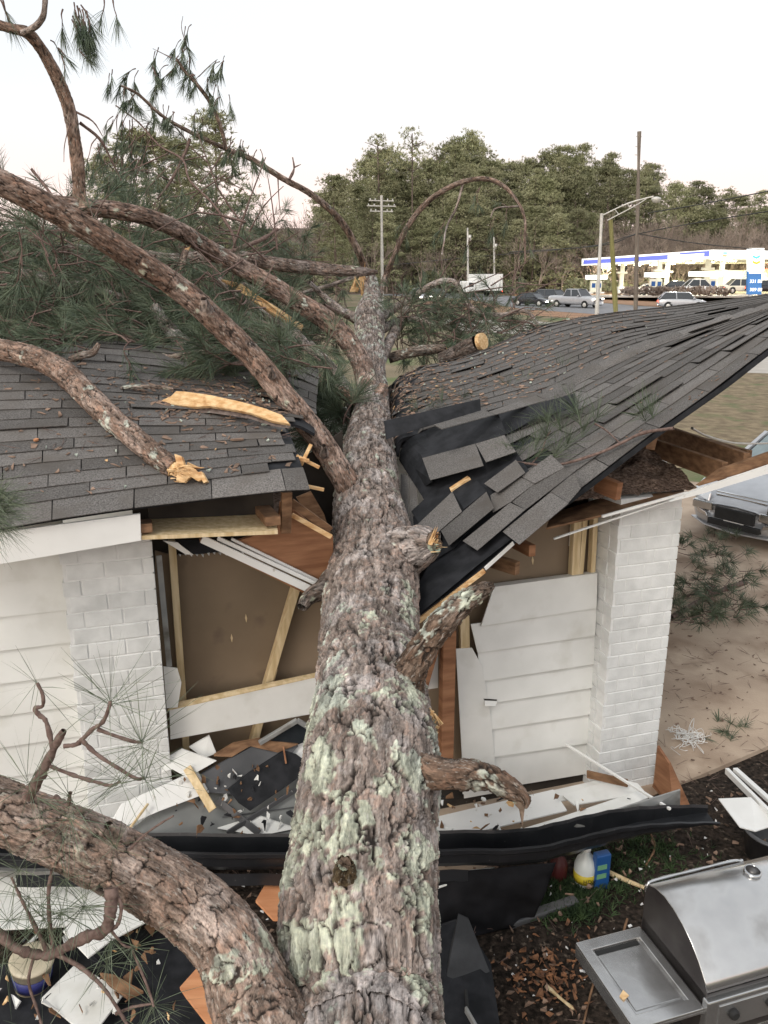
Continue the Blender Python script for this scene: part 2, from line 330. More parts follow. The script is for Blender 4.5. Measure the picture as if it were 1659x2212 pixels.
def arc_u(sf, v, step, n=400):
    us = np.linspace(0, sf.nc - 1 - 1e-3, n); P_ = np.array([sf(u, v) for u in us[::8]]); us = us[::8]
    L = np.concatenate([[0], np.cumsum(np.linalg.norm(np.diff(P_, axis=0), axis=1))]); return us, L
def lay_shingles(sf, v_edges, tab, parent, ucut, ok=None, offs=0, stuff=None, lift_p=.06, gap=.006):
    cnt = 0
    for r in range(len(v_edges) - 1):
        va, vb = v_edges[r], v_edges[r + 1] + (v_edges[r + 1] - v_edges[r]) * .25
        us, L = arc_u(sf, va, tab); x = -tab * (.5 if (r + offs) % 2 else 0) + random.uniform(-.012, .012)
        umax = ucut(r)
        while x < L[-1]:
            a = max(x, 0); b = min(x + tab, L[-1]); x += tab
            if b - a < .03: continue
            ua, ub = np.interp(a + gap / 2, L, us), np.interp(b - gap / 2, L, us)
            if ua > umax - .05: continue
            ub = min(ub, umax)
            pc = proj(sf((ua + ub) / 2, va))
            if ok and not ok(pc[0], pc[1], r): continue
            if pc[0] < -260 or pc[0] > 1960: continue
            V, Fc = shingle_geo(sf, ua, ub, va, vb, lift=random.uniform(.006, .024) if random.random() < lift_p else random.uniform(0, .003), skew=random.uniform(-.004, .004), nseg=3 if r == 0 else 2)
            cnt += 1
            if stuff is not None: stuff.add(V, Fc)
            else: fastmesh('shingle', V, Fc, M['shingle'], parent)
    return cnt
# ------------------------------------------------------------------ ground
g = fastmesh('ground', [(-400, -30, -.02), (500, -30, -.02), (500, 700, -.02), (-400, 700, -.02)], [[0, 1, 2, 3]], M['ground']); setp(g, 'flat patchy winter grass reaching from the house to the woods', kind='structure')
def sheet(name, pts, z, m, label):
    o = fastmesh(name, [(p[0], p[1], z) for p in pts], [list(range(len(pts)))], m); return setp(o, label, kind='structure')
# mulch yard around the house, tessellated with a little relief
n = 150; xs = np.linspace(-5.5, 6.5, n); ys = np.linspace(-.5, 7.2, n); X, Y = np.meshgrid(xs, ys, indexing='ij')
Pn = np.stack([X.ravel() * 2.2, Y.ravel() * 2.2, 0 * X.ravel()], -1); Z = (fbm(Pn, 5, 3) - .5) * .10
sd_ = (X.ravel() - 2.55) * .35 + (Y.ravel() - 5.85) * .94
Z = Z * sm(.0, -.35, sd_) * 1 - .02 * sm(-.1, .1, sd_)
gi = (np.arange(n - 1)[:, None] * n + np.arange(n - 1)[None, :]).ravel()
yard = fastmesh('mulch_bed', np.stack([X.ravel(), Y.ravel(), Z + .01], -1), np.stack([gi, gi + n, gi + n + 1, gi + 1], -1), M['mulch'], smooth=True)
setp(yard, 'dark mulch ground around the broken porch', kind='structure')
dA, dB = G(1440, 1712), G(1700, 1600); nd = np.array([-.38, .92, 0])
d0 = dA - (dB - dA) * 2.2
drive = [(*d0[:2],), (*dB[:2],), (*(dB + (dB - dA) * 2)[:2],), (14, 12.5), (3.2, 16.5), (1.2, 12.5), (1.2, 7.5)]
o = fastmesh('driveway', np.vstack([[(p[0], p[1], .03) for p in drive], [(p[0], p[1], -.1) for p in drive]]), [list(range(7)), list(range(7, 14))[::-1]] + [[i, i + 7, (i + 1) % 7 + 7, (i + 1) % 7] for i in range(7)], M['concrete'])
setp(o, 'tan concrete driveway littered with pine needles beside the brick pillar', kind='structure')
sheet('lawn', [tuple(G(x, y)[:2]) for x, y in ((1380, 1010), (1800, 1010), (2300, 800), (1900, 782), (1560, 806), (1330, 860))], -.008, M['lawn'], 'brown and green lawn between the drive and the pale path')
sheet('path', [tuple(G(x, y)[:2]) for x, y in ((1480, 800), (1900, 815), (1900, 755), (1480, 752))], -.004, M['paleroad'], 'pale path crossing behind the torn roof edge')
# far road, verge
sheet('road', [tuple(G(x, y)[:2]) for x, y in ((560, 628), (1000, 645), (1130, 668), (1290, 679), (1700, 712), (2300, 760), (2300, 712), (1380, 661), (1074, 637), (760, 618))], .012, M['asphalt'], 'grey road carrying cars between the grass verges')
sheet('verge', [tuple(G(x, y)[:2]) for x, y in ((900, 655), (1000, 645), (1130, 668), (1290, 679), (1500, 696), (1500, 706), (1280, 690), (1060, 676))], .004, M['pine_litter'], 'strip of brown pine straw along the near side of the road')
sheet('far_verge', [tuple(G(x, y)[:2]) for x, y in ((1074, 636), (1380, 660), (1700, 690), (2300, 700), (2300, 640), (1659, 640), (1240, 628))], .008, M['pine_litter'], 'strip of brown pine straw between road and filling station')
sheet('pale_track', [tuple(G(x, y)[:2]) for x, y in ((960, 690), (1130, 692), (1300, 705), (1420, 716), (1420, 740), (1200, 728), (960, 712))], .004, M['paleroad'], 'pale track on the grass behind the roof')
# ------------------------------------------------------------------ HOUSE
HL = S(-2, 0, 0)
house = thing('damaged_house', 'white brick and siding house with grey shingle roof split open by the fallen pine', 'house', HL)
def column(s0, s1, h1, depth, name, left_side, right_side):
    V, Fc = prism([S(s0 + .008, .008, 0), S(s1 - .008, .008, 0), S(s1 - .008, depth - .008, 0), S(s0 + .008, depth - .008, 0)], UP * h1)
    core = fastmesh(name, V, Fc, M['mortar'], house); nr = int(h1 / .102); bl, g_ = .205, .012
    def brk(c, hx, hy):
        j = random.uniform(-.0018, .0018)
        V, Fc = boxpts(c + HN * (j + .003), hx + .001, hy, .0460, HE, HN, UP); o = fastmesh('brick', V, Fc, M['brick_white'], core); bev(o, .003, 2)
    for r in range(nr):
        h = .051 + r * .102; x = s0 - (.1085 if r % 2 else 0) + (.03 if not r % 2 else 0)
        while x < s1 - .02:
            a = max(x, s0); b = min(x + bl, s1); x += bl + g_
            if b - a < .03: continue
            brk(S((a + b) / 2, .05, h), (b - a) / 2, .05)
        for flag, ss, sg in ((left_side, s0, 1), (right_side, s1, -1)):
            if flag: brk(S(ss + sg * .045, .105 + (depth - .105) / 2, h), .045, (depth - .108) / 2)
    return core
column(-.52, 0, 2.44, .42, 'brick_pillar', True, True)
column(-4.22, -3.70, 2.50, .30, 'brick_pillar', True, True)
# left siding
sid = fastmesh('siding_wall', *prism([S(-8, .20, 0), S(-4.2, .20, 0), S(-4.2, .24, 0), S(-8, .24, 0)], UP * 2.6), M['white'], house)
for i in range(12):
    h0 = .05 + i * .217
    V = np.array([S(-8, .165, h0), S(-4.21, .165, h0), S(-4.21, .178, h0), S(-8, .178, h0), S(-8, .185, h0 + .225), S(-4.21, .185, h0 + .225), S(-4.21, .199, h0 + .225), S(-8, .199, h0 + .225)])
    fastmesh('siding_board', V, BF, M['white'], sid)
# interior: tan panel, dark panel put in for the unlit void behind, floor of the attic
poly('wallboard', [T(372, 1200, .33), T(430, 1196, .33), T(500, 1192, .33), T(560, 1196, .33), T(700, 1150, .33), T(1100, 1130, .33), T(1310, 1080, .33), T(1300, 1660, .33), T(1000, 1700, .33), T(340, 1690, .33), T(335, 1190, .33)], HN * .015, M['tan_panel'], house)
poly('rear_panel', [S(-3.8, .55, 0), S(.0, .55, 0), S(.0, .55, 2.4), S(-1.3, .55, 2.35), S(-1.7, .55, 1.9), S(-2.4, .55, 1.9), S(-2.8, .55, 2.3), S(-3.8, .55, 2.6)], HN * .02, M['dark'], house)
poly('attic_floor', [S(-3.7, .36, 2.44), S(-2.75, .36, 2.44), S(-2.75, 4.2, 2.44), S(-3.7, 4.2, 2.44)], UP * -.02, M['insul'], house)
poly('attic_floor', [S(-1.25, .36, 2.40), S(-.02, .36, 2.40), S(-.02, 4.2, 2.40), S(-.9, 4.2, 2.44)], UP * -.02, M['insul'], house)
poly('far_wall', [S(-8, 4.3, 0), S(3.0, 4.3, 0), S(3.0, 4.3, 2.45), S(-8, 4.3, 2.45)], HN * .1, M['white'], house)
poly('end_wall', [S(0.0, .43, 0), S(0.0, 4.3, 0), S(0.0, 4.3, 2.4), S(0.0, .43, 2.4)], HE * -.1, M['white'], house)
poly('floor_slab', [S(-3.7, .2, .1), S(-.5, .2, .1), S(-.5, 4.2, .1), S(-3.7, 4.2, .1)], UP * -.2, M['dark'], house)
poly('panel_gap_shade', [T(388, 1166, .325), T(470, 1166, .325), (T(520, 1186, .325)), T(430, 1197, .325), T(400, 1196, .325)], HN * -.004, M['felt'], house)  # black sheet painted in for the shade of the hole above the panel
for k in range(26):
    x_ = 385 + k * 6.2; y_ = 1196 + RNG.normal() * 1.5 - max(0, x_ - 480) * .06
    poly('torn_paper', [T(x_, y_, .322), T(x_ + 6, y_ + RNG.normal(), .322), T(x_ + 5, y_ + 4 + RNG.random() * 4, .31), T(x_ + 2, y_ + 3, .31)], HN * .002, M['white'], house) if k % 2 == 0 else None
for x_, y_ in ((531, 1335), (500, 1378), (1150, 1210)):
    poly('gouge', [T(x_, y_ - 9, .326), T(x_ + 3, y_, .326), T(x_ + 1, y_ + 10, .326), T(x_ - 2, y_, .326)], HN * -.003, M['stud_wood'], house)
# metal jamb strip and studs, left bay
bar('metal_strip', T(343, 1200, .12), T(366, 1440, .12), .035, .01, M['grey_metal'], house, up=HE)
bar('stud', T(371, 1170, .27), T(405, 1660, .27), .045, .09, M['stud_wood'], house, up=HE)
bar('stud', T(640, 1262, .27), T(572, 1495, .27), .050, .085, M['stud_wood'], house, up=HE)
bar('stud', T(590, 1440, .285), T(545, 1610, .285), .050, .085, M['stud_wood'], house, up=HE)
poly('siding_scrap', [T(353, 1441, .1), T(383, 1444, .1), T(392, 1475, .1), T(384, 1528, .1), T(360, 1530, .1)], HN * .012, M['white'], house)
o = poly('siding_board', [T(366, 1532, .12), T(700, 1456, .17), T(700, 1538, .17), T(368, 1598, .12)], HN * .014, M['white'], house, .003)
poly('board_ledge', [T(362, 1533, .119), T(700, 1457, .167), T(700, 1449, .21), T(385, 1516, .16)], UP * -.008, M['stud_wood'], house)
# fascia and open soffit
poly('fascia', [T(-160, 1172, -.34), T(303, 1110, -.34), T(305, 1168, -.34), T(-160, 1246, -.34)], HN * .022, M['white_trim'], house, .002)
poly('soffit_board', [T(305, 1158, -.33), T(600, 1146, -.33), T(592, 1110, .0), T(315, 1122, .0)], UP * -.022, M['stud_wood'], house)
bar('lookout', T(309, 1142, -.32), T(309, 1130, .0), .05, .10, M['old_wood'], house)
bar('lookout', T(590, 1126, -.30), T(548, 1080, .3), .055, .09, M['old_wood'], house)
bar('blocking', T(320, 1098, .02), T(590, 1080, .02), .16, .03, M['dark'], house, up=(0, 0, 1))
bar('rafter_end', T(617, 1150, -.16), T(619, 1062, -.16), .05, .06, M['old_wood'], house, up=HN)
poly('header_beam', [T(505, 1172, -.02), T(600, 1140, -.02), T(606, 1085, -.02), T(632, 1098, -.02), T(668, 1128, -.02), T(720, 1158, -.02), T(722, 1310, -.02), T(690, 1262, -.02), T(600, 1216, -.02)], HN * .04, M['red_wood'], house, .003)
bar('splintered_board', T(630, 1112, -.10), T(716, 1160, -.14), .03, .012, M['fresh_wood'], house)
bar('splintered_board', T(628, 1084, -.06), T(714, 1146, -.10), .05, .02, M['old_wood'], house)
for a, b, c, t in (((436, 1160), (676, 1276), 17, -.10), ((470, 1158), (686, 1262), 9, -.07), ((500, 1160), (690, 1256), 6, -.04)):
    bar('soffit_strip', T(a[0], a[1] + 4, t), T(b[0], b[1], t), c * .0028, .02, M['white_trim'], house, up=UP)
bar('soffit_strip', T(432, 1166, -.075), T(670, 1284, -.075), .012, .05, M['red_wood'], house)
poly('siding_scrap', [T(352, 1168, .1), T(383, 1172, .1), T(418, 1199, .1), T(400, 1197, .1)], HN * .01, M['white'], house)
# right bay siding
ys_r = [1238, 1309, 1369, 1431, 1483, 1540, 1602, 1668]; ys_l = [1268, 1349, 1407, 1469, 1521, 1579, 1640, 1712]
xl = [1067, 1017, 1032, 1037, 1030, 1020, 1012, 1000]; xr = [1291, 1289, 1286, 1283, 1279, 1275, 1271, 1268]
for i in range(7):
    t0 = .185; e = (ys_r[i + 1] - ys_r[i]) * .06
    poly('siding_board', [T(xl[i], ys_l[i] - (xl[i] - 1030) * .0, t0 + .012), T(xr[i], ys_r[i], t0 + .012), T(xr[i + 1], ys_r[i + 1] + e, t0 - .014), T(xl[i + 1] + (22 if i == 0 else 0), ys_l[i + 1] + e, t0 - .014)], HN * .012, M['white'], house, .0015)
poly('siding_ledge', [T(1067, 1268, .196), T(1291, 1238, .196), T(1289, 1232, .28), T(1067, 1260, .28)], UP * -.006, M['white'], house)
poly('siding_sheet', [T(985, 1402, .17), T(1020, 1400, .17), T(1042, 1440, .17), T(1062, 1560, .17), T(1075, 1712, .17), T(1003, 1725, .17)], HN * .01, M['white'], house, .0015)
poly('siding_hole_shade', [T(1044, 1509, .17), T(1073, 1511, .17), T(1072, 1517, .17), T(1046, 1512, .17)], HN * -.004, M['dark'], house)  # dark patch laid on the boards as the shade inside a hole
poly('siding_flap', [T(1046, 1513, .165), T(1073, 1514, .16), T(1070, 1524, .14), T(1047, 1524, .14)], HN * -.006, M['white'], house)
poly('pillar_gap_shade', [T(1300, 1100, .30), T(1322, 1096, .30), T(1290, 1680, .30), T(1262, 1690, .30)], HN * .01, M['dark'], house)  # dark strip standing in for the shade between siding and pillar
bar('post', T(968, 1360, .10), T(962, 1650, .10), .095, .08, M['red_wood'], house, up=HE)
bar('post', T(1002, 1330, .2), T(1003, 1402, .2), .07, .04, M['stud_wood'], house, up=HE)
bar('post', T(952, 1330, .14), T(905, 1490, .1), .09, .08, M['red_wood'], house, up=HE)
poly('siding_scrap', [T(918, 1440, .2), T(946, 1390, .2), T(946, 1486, .2), T(918, 1490, .2)], HN * .01, M['white'], house)
for x0, x1 in ((1246, 1238), (1262, 1250), (1284, 1276)):
    bar('stud', T(x0, 1100, .26), T(x1, 1250, .26), .038 if x0 != 1246 else .06, .06, M['stud_wood'], house, up=HE)
bar('stud', T(1236, 1125, .30), T(1232, 1180, .30), .02, .02, M['white_trim'], house, up=HE)
# broken soffit board, attic insulation, joists and fascia right of the tree
poly('soffit_board', [T(1180, 1140, -.1), T(1330, 1105, -.1), T(1480, 1068, -.12), T(1475, 1050, .3), T(1330, 1065, .3), T(1190, 1110, .3)], UP * -.015, M['old_wood'], house)
bar('soffit_strip', T(1196, 1164, -.12), T(1480, 1070, -.14), .012, .02, M['white_trim'], house)
bar('soffit_strip', T(1300, 1116, -.16), T(1485, 1064, -.16), .018, .02, M['white_trim'], house)
poly('fascia', [T(1448, 1084, -.34), T(1500, 1060, -.34), T(1760, 972, -.34), T(1760, 992, -.34), T(1520, 1066, -.34)], HN * .022, M['white_trim'], house)
poly('fascia_backer', [T(1560, 1014, -.30), T(1760, 945, -.30), T(1760, 975, -.30), T(1510, 1050, -.30)], HN * .035, M['old_wood'], house)
bar('joist', T(1372, 952, 1.1), T(1565, 1020, -.22), .14, .045, M['old_wood'], house)
bar('joist', T(1425, 932, 1.3), T(1612, 1000, -.22), .14, .045, M['old_wood'], house)
bar('joist', T(1480, 945, 1.3), T(1618, 984, .1), .08, .045, M['old_wood'], house)
bar('rafter_end', T(1290, 1042, -.05), T(1338, 1062, -.24), .12, .05, M['red_wood'], house)
bar('rafter_end', T(1400, 970, .2), T(1412, 920, .2), .08, .05, M['old_wood'], house)
bar('rafter_end', T(1060, 1210, .0), T(1118, 1228, -.2), .09, .05, M['old_wood'], house)
bar('rafter_end', T(1110, 1170, .1), T(1150, 1190, -.15), .08, .05, M['red_wood'], house)
for x, y, t in ((352, 1180, .24), (700, 1140, .4), (1130, 1160, .28), (1215, 1150, .3)):
    slivers(T(x, y, t), (.3, -.2, -.9), .06, 14, .10, house, 'insul', 'insulation_tuft') if 0 else None
tkw = [];
# insulation heap
n = 60; I = []; 
c4 = [T(1225, 1130, .0), T(1480, 1085, -.12), T(1575, 1010, .1), T(1390, 945, .9), T(1250, 1020, .7)]
c4 = [S(-1.1, .0, 2.42), S(-.1, -.15, 2.42), S(.35, .2, 2.42), S(.35, 2.2, 2.42), S(-1.1, 2.2, 2.42)]
us = np.linspace(0, 1, n); A_, B_, C_, D_ = c4[0], (c4[1] + c4[2]) / 2, c4[3], c4[4]
Uu, Vv = np.meshgrid(us, us, indexing='ij'); Uu = Uu.ravel()[:, None]; Vv = Vv.ravel()[:, None]
Pp = (A_ * (1 - Uu) + B_ * Uu) * (1 - Vv) + (D_ * (1 - Uu) + C_ * Uu) * Vv
Pp[:, 2] += .02 + .22 * fbm(Pp * 5, 5, 2) * np.clip(Vv[:, 0] * 6, 0, 1) + .05 * fbm(Pp * 30, 3, 5)
gi = (np.arange(n - 1)[:, None] * n + np.arange(n - 1)[None, :]).ravel()
setp(fastmesh('insulation', Pp, np.stack([gi, gi + n, gi + n + 1, gi + 1], -1), M['insul'], house), kind='stuff')
# ---- left roof slope
r0 = [T(x, y, -.37) for x, y in ((-260, 1192), (150, 1121), (415, 1086), (669, 1061), (730, 1090))]
r1 = [T(x, y, -.22) for x, y in ((-260, 1140), (150, 1078), (415, 1043), (656, 1016), (712, 1035))]
r2 = [T(x, y, 1.27) for x, y in ((-260, 815), (150, 813), (406, 833), (600, 852), (690, 890))]
r3 = [T(x, y, 2.3) for x, y in ((-260, 735), (150, 735), (400, 752), (610, 772), (690, 800))]
r4 = [p + HN * 2.2 - UP * .7 for p in r3]
SL = Surf([r0, r1, r2, r3, r4], [0, 1, 13, 20, 34])
lroof = SL.deck('roof_slope', .15, 34, -.004, .02, M['felt'], house, nu=24, nv=20, u1=3.0)
setp(SL.deck('roof_slope', 8, 33, -.006, .02, M['felt'], house, nu=8, nv=16, u0=3.0, u1=3.8))
def ucut_l(r):
    e = [3.0, 2.63, 2.93, 2.97, 2.86, 2.9, 2.95, 3.05, 3.2, 3.4, 3.6, 3.8]
    return e[r] if r < len(e) else 3.9
lay_shingles(SL, list(range(0, 20)), .415, lroof, ucut_l)
st = MB(); lay_shingles(SL, list(range(19, 34)), .415, lroof, lambda r: 3.9, stuff=st); setp(st.build('shingles', M['shingle'], lroof), kind='stuff')
poly('crease_backing', [T(600, 1030, .9), T(740, 930, .9), T(745, 1160, .9), T(610, 1170, .9)], HN * .02, M['dark'], house)  # dark backing sheet added to stand in for the shade in the crease
poly('crease_backing', [T(640, 1075, .25), T(672, 1062, .25), T(700, 1110, .25), T(722, 1180, .25), T(690, 1150, .25)], HN * .02, M['old_wood'], house)
for a_, b_ in (((640, 985), (690, 1010)), ((650, 1005), (672, 960)), ((628, 990), (668, 995)), ((662, 1050), (700, 1058))):
    bar('splintered_board', T(*a_, .0), T(*b_, -.03), .022, .012, M['fresh_wood'], house)
# ---- right roof, front slope
E0 = [(975, 1262), (1105, 1168), (1250, 1062), (1400, 946), (1560, 832), (1659, 755), (1820, 640)]
C0 = [(856, 1010), (885, 945), (1020, 903), (1170, 858), (1335, 778), (1450, 733), (1660, 668)]
te = [-.34, -.35, -.36, -.36, -.36, -.36, -.36]
re = [T(x, y, t) for (x, y), t in zip(E0, te)]; rc = [T(x, y, 1.4) for x, y in C0]
mid = [a * .5 + b * .5 + UP * .02 for a, b in zip(re, rc)]
SR = Surf([re, mid, rc], [0, 5.5, 11])
rroof = SR.deck('roof_slope', 0.02, 11, -.004, .035, M['felt'], house, nu=36, nv=12, u0=.25)
def ok_front(x, y, r): return x > 1035 + (y - 860) * .8
lay_shingles(SR, [0, 1.15] + [1.15 + i * .985 for i in range(1, 11)], .415, rroof, lambda r: 5.98, ok=ok_front, lift_p=.1)
# torn shingles near the trunk (surface z from the front slope plane)
pa, pb, pc_ = re[0], re[2], rc[2]; PNn = np.cross(pb - pa, pc_ - pa); PNn /= np.linalg.norm(PNn); PNn = PNn if PNn[2] > 0 else -PNn
def onR(x, y, off=0.0):
    r = ray(x, y); k = ((pa + PNn * off - CAMP) @ PNn) / (r @ PNn); return CAMP + k * r
q = lambda zx, zy: (829.5 + zx / 4, 829.5 + zy / 4)
def torn(name, pts, offs, m='shingle', th=.003, par=None):
    P_ = [onR(*q(*p), o_ * 1.0 + (.075 if m == 'shingle' else .055)) for p, o_ in zip(pts, offs)]; return poly(name, P_, -PNn * th, M[m], par or rroof)
torn('felt_strip', [(250, 1150), (700, 700), (1100, 520), (1260, 760), (900, 1080), (600, 1420), (300, 1600)], [.012] * 7, 'felt')
torn('shingle', [(330, 640), (790, 515), (860, 705), (400, 830)], [.10, .07, .09, .13])
torn('felt_strip', [(235, 425), (600, 330), (980, 240), (1060, 430), (790, 515), (330, 640)], [.10, .09, .08, .05, .07, .10], 'felt')
torn('felt_strip', [(220, 430), (420, 840), (330, 900), (140, 640)], [.08, .12, .0, .0], 'felt')
torn('shingle', [(792, 515), (1040, 440), (1140, 585), (880, 675)], [.06, .05, .05, .09])
torn('felt_strip', [(960, 262), (1400, 148), (1650, 80), (1659, 200), (1300, 300), (1050, 440)], [-.03] * 6, 'felt')
torn('shingle', [(590, 930), (672, 1100), (400, 1335), (250, 1250)], [.05, .06, .05, .03])
torn('shingle', [(520, 830), (592, 926), (300, 1200), (235, 1100)], [.035, .035, .03, .02], 'felt')
torn('shingle', [(885, 930), (950, 1070), (560, 1395), (490, 1265)], [.045, .07, .06, .045])
torn('felt_strip', [(800, 830), (890, 925), (690, 1080), (600, 940)], [.035, .04, .035, .03], 'felt')
torn('shingle', [(1090, 1025), (1218, 1085), (805, 1437), (680, 1355)], [.035, .05, .05, .04])
torn('shingle', [(1440, 935), (1592, 1030), (1168, 1387), (1025, 1275)], [.03, .05, .05, .03])
torn('shingle', [(865, 860), (1140, 655), (1220, 765), (980, 937)], [.04, .03, .04, .06])
torn('shingle', [(1188, 800), (1440, 610), (1560, 720), (1298, 860)], [.022, .02, .02, .03])
torn('shingle', [(920, 960), (1180, 805), (1300, 860), (1090, 1020), (940, 1110)], [.025, .02, .02, .03, .03])
torn('shingle', [(1100, 1018), (1470, 715), (1640, 760), (1220, 1085)], [.018, .018, .018, .018])
torn('shingle', [(1440, 930), (1650, 765), (1700, 900), (1590, 1028)], [.02, .02, .02, .02])
torn('shingle', [(420, 1330), (488, 1262), (490, 1345), (440, 1360)], [.03] * 4)
torn('wood_piece', [(565, 895), (720, 793), (742, 808), (575, 922)], [.05] * 4, 'fresh_wood', .02)
torn('felt_strip', [(470, 1390), (1020, 1275), (1110, 1330), (800, 1570), (300, 1990), (290, 1750)], [.0] * 6, 'felt')
# vertical hanging strips beside the trunk
for pts in ([(145, 780), (215, 800), (215, 1250), (135, 1190)], [(220, 800), (285, 835), (292, 1190), (220, 1250)]):
    P_ = [onR(*q(*p), .06) for p in pts]; poly('shingle', P_, [0.0, .03, .0], M['shingle'], rroof)
# dark deck beneath: felt covered board edge with wood strip at eave break
bar('eave_trim', onR(1108, 1172, -.01), onR(1046, 1228, -.01), .03, .02, M['white_trim'], rroof)
bar('eave_trim', onR(1046, 1232, -.015), onR(902, 1342, -.015), .035, .02, M['fresh_wood'], rroof)
poly('felt_strip', [onR(906, 1200, .01), onR(1000, 1130, .01), onR(1106, 1168, .01), onR(1040, 1228, .01), onR(905, 1330, .01)], -PNn * .02, M['felt'], rroof)
# standing black felt at the crease
poly('felt_strip', [T(*q(0, 320), 1.3), T(*q(830, 130), 1.3), T(*q(838, 228), 1.25), T(*q(250, 405), 1.2), T(*q(20, 480), 1.2)], HN * .008, M['felt'], rroof)
# ---- right roof, rear slope
S1 = [(835, 905), (850, 830), (905, 795), (1010, 772), (1170, 705), (1300, 682), (1480, 662), (1700, 636)]
C1 = [(852, 985), (862, 950), (905, 935), (1040, 893), (1180, 855), (1345, 774), (1460, 729), (1680, 662)]
rs = [T(x, y, 3.4) for x, y in S1]; rc2 = [T(x, y, 1.4) for x, y in C1]
mid2 = [a * .5 + b * .5 + UP * (.03 if i < 6 else .0) for i, (a, b) in enumerate(zip(rs, rc2))]
rd = [p + HN * 1.2 - UP * .5 for p in rs]
SB = Surf([rc2, mid2, rs, rd], [0, 7, 14, 20])
broof = SB.deck('rear_roof_slope', 0, 20, -.006, .03, M['felt'], house, nu=36, nv=14)
st = MB(); lay_shingles(SB, [i for i in range(0, 20)], .36, broof, lambda r: 6.98, stuff=st, lift_p=.07); setp(st.build('shingles', M['shingle'], broof), kind='stuff')
# ridge caps
def caps(pts, wd, par, up=.02):
    C_ = catmull(np.array([T(x, y, t) for x, y, t in pts]), 10); L = np.concatenate([[0], np.cumsum(np.linalg.norm(np.diff(C_, axis=0), axis=1))])
    k = 0; a = 0
    while a < L[-1] - .1:
        b = min(a + .30, L[-1]); pa_, pb_ = [np.array([np.interp(v_, L, C_[:, i]) for i in range(3)]) for v_ in (a - .01, b)]
        d = pb_ - pa_; d /= np.linalg.norm(d); sdv = np.cross(d, UP); sdv /= np.linalg.norm(sdv); j = random.uniform(-.01, .02)
        rows = []
        for (p, o_) in ((pa_, up), (pb_, up + .014 + max(j, 0))):
            for f, dn in ((-1, -.03), (-.45, -.003), (0, .004), (.45, -.004), (1, -.045)): rows.append(p + sdv * wd * f + UP * (o_ + dn))
        V = np.array(rows + [p - UP * .007 for p in rows]); Fc = []
        for i in range(4): Fc += [[i, i + 1, i + 6, i + 5], [10 + i, 15 + i, 16 + i, 11 + i], [i, 10 + i, 11 + i, i + 1], [5 + i, 6 + i, 16 + i, 15 + i]]
        Fc += [[0, 5, 15, 10], [4, 14, 19, 9]]
        fastmesh('cap_shingle', V, Fc, M['shingle'], par); a += .275; k += 1
caps([(1225, 838, 1.36), (1335, 778, 1.38), (1452, 732, 1.4), (1560, 700, 1.42), (1700, 655, 1.45)], .13, rroof, .035)
poly('cap_shingle', [T(*q(430, 350), .72), T(*q(880, 230), .92), T(*q(960, 262), .82), T(*q(500, 387), .62)], UP * -.006, M['shingle'], rroof)
poly('cap_shingle', [T(*q(905, 238), .93), T(*q(1310, 100), 1.1), T(*q(1400, 140), 1.0), T(*q(965, 262), .83)], UP * -.006, M['shingle'], rroof)
poly('cap_shingle', [T(*q(1320, 96), 1.11), T(*q(1640, -25), 1.25), T(*q(1680, 70), 1.15), T(*q(1410, 146), 1.0)], UP * -.006, M['shingle'], rroof)
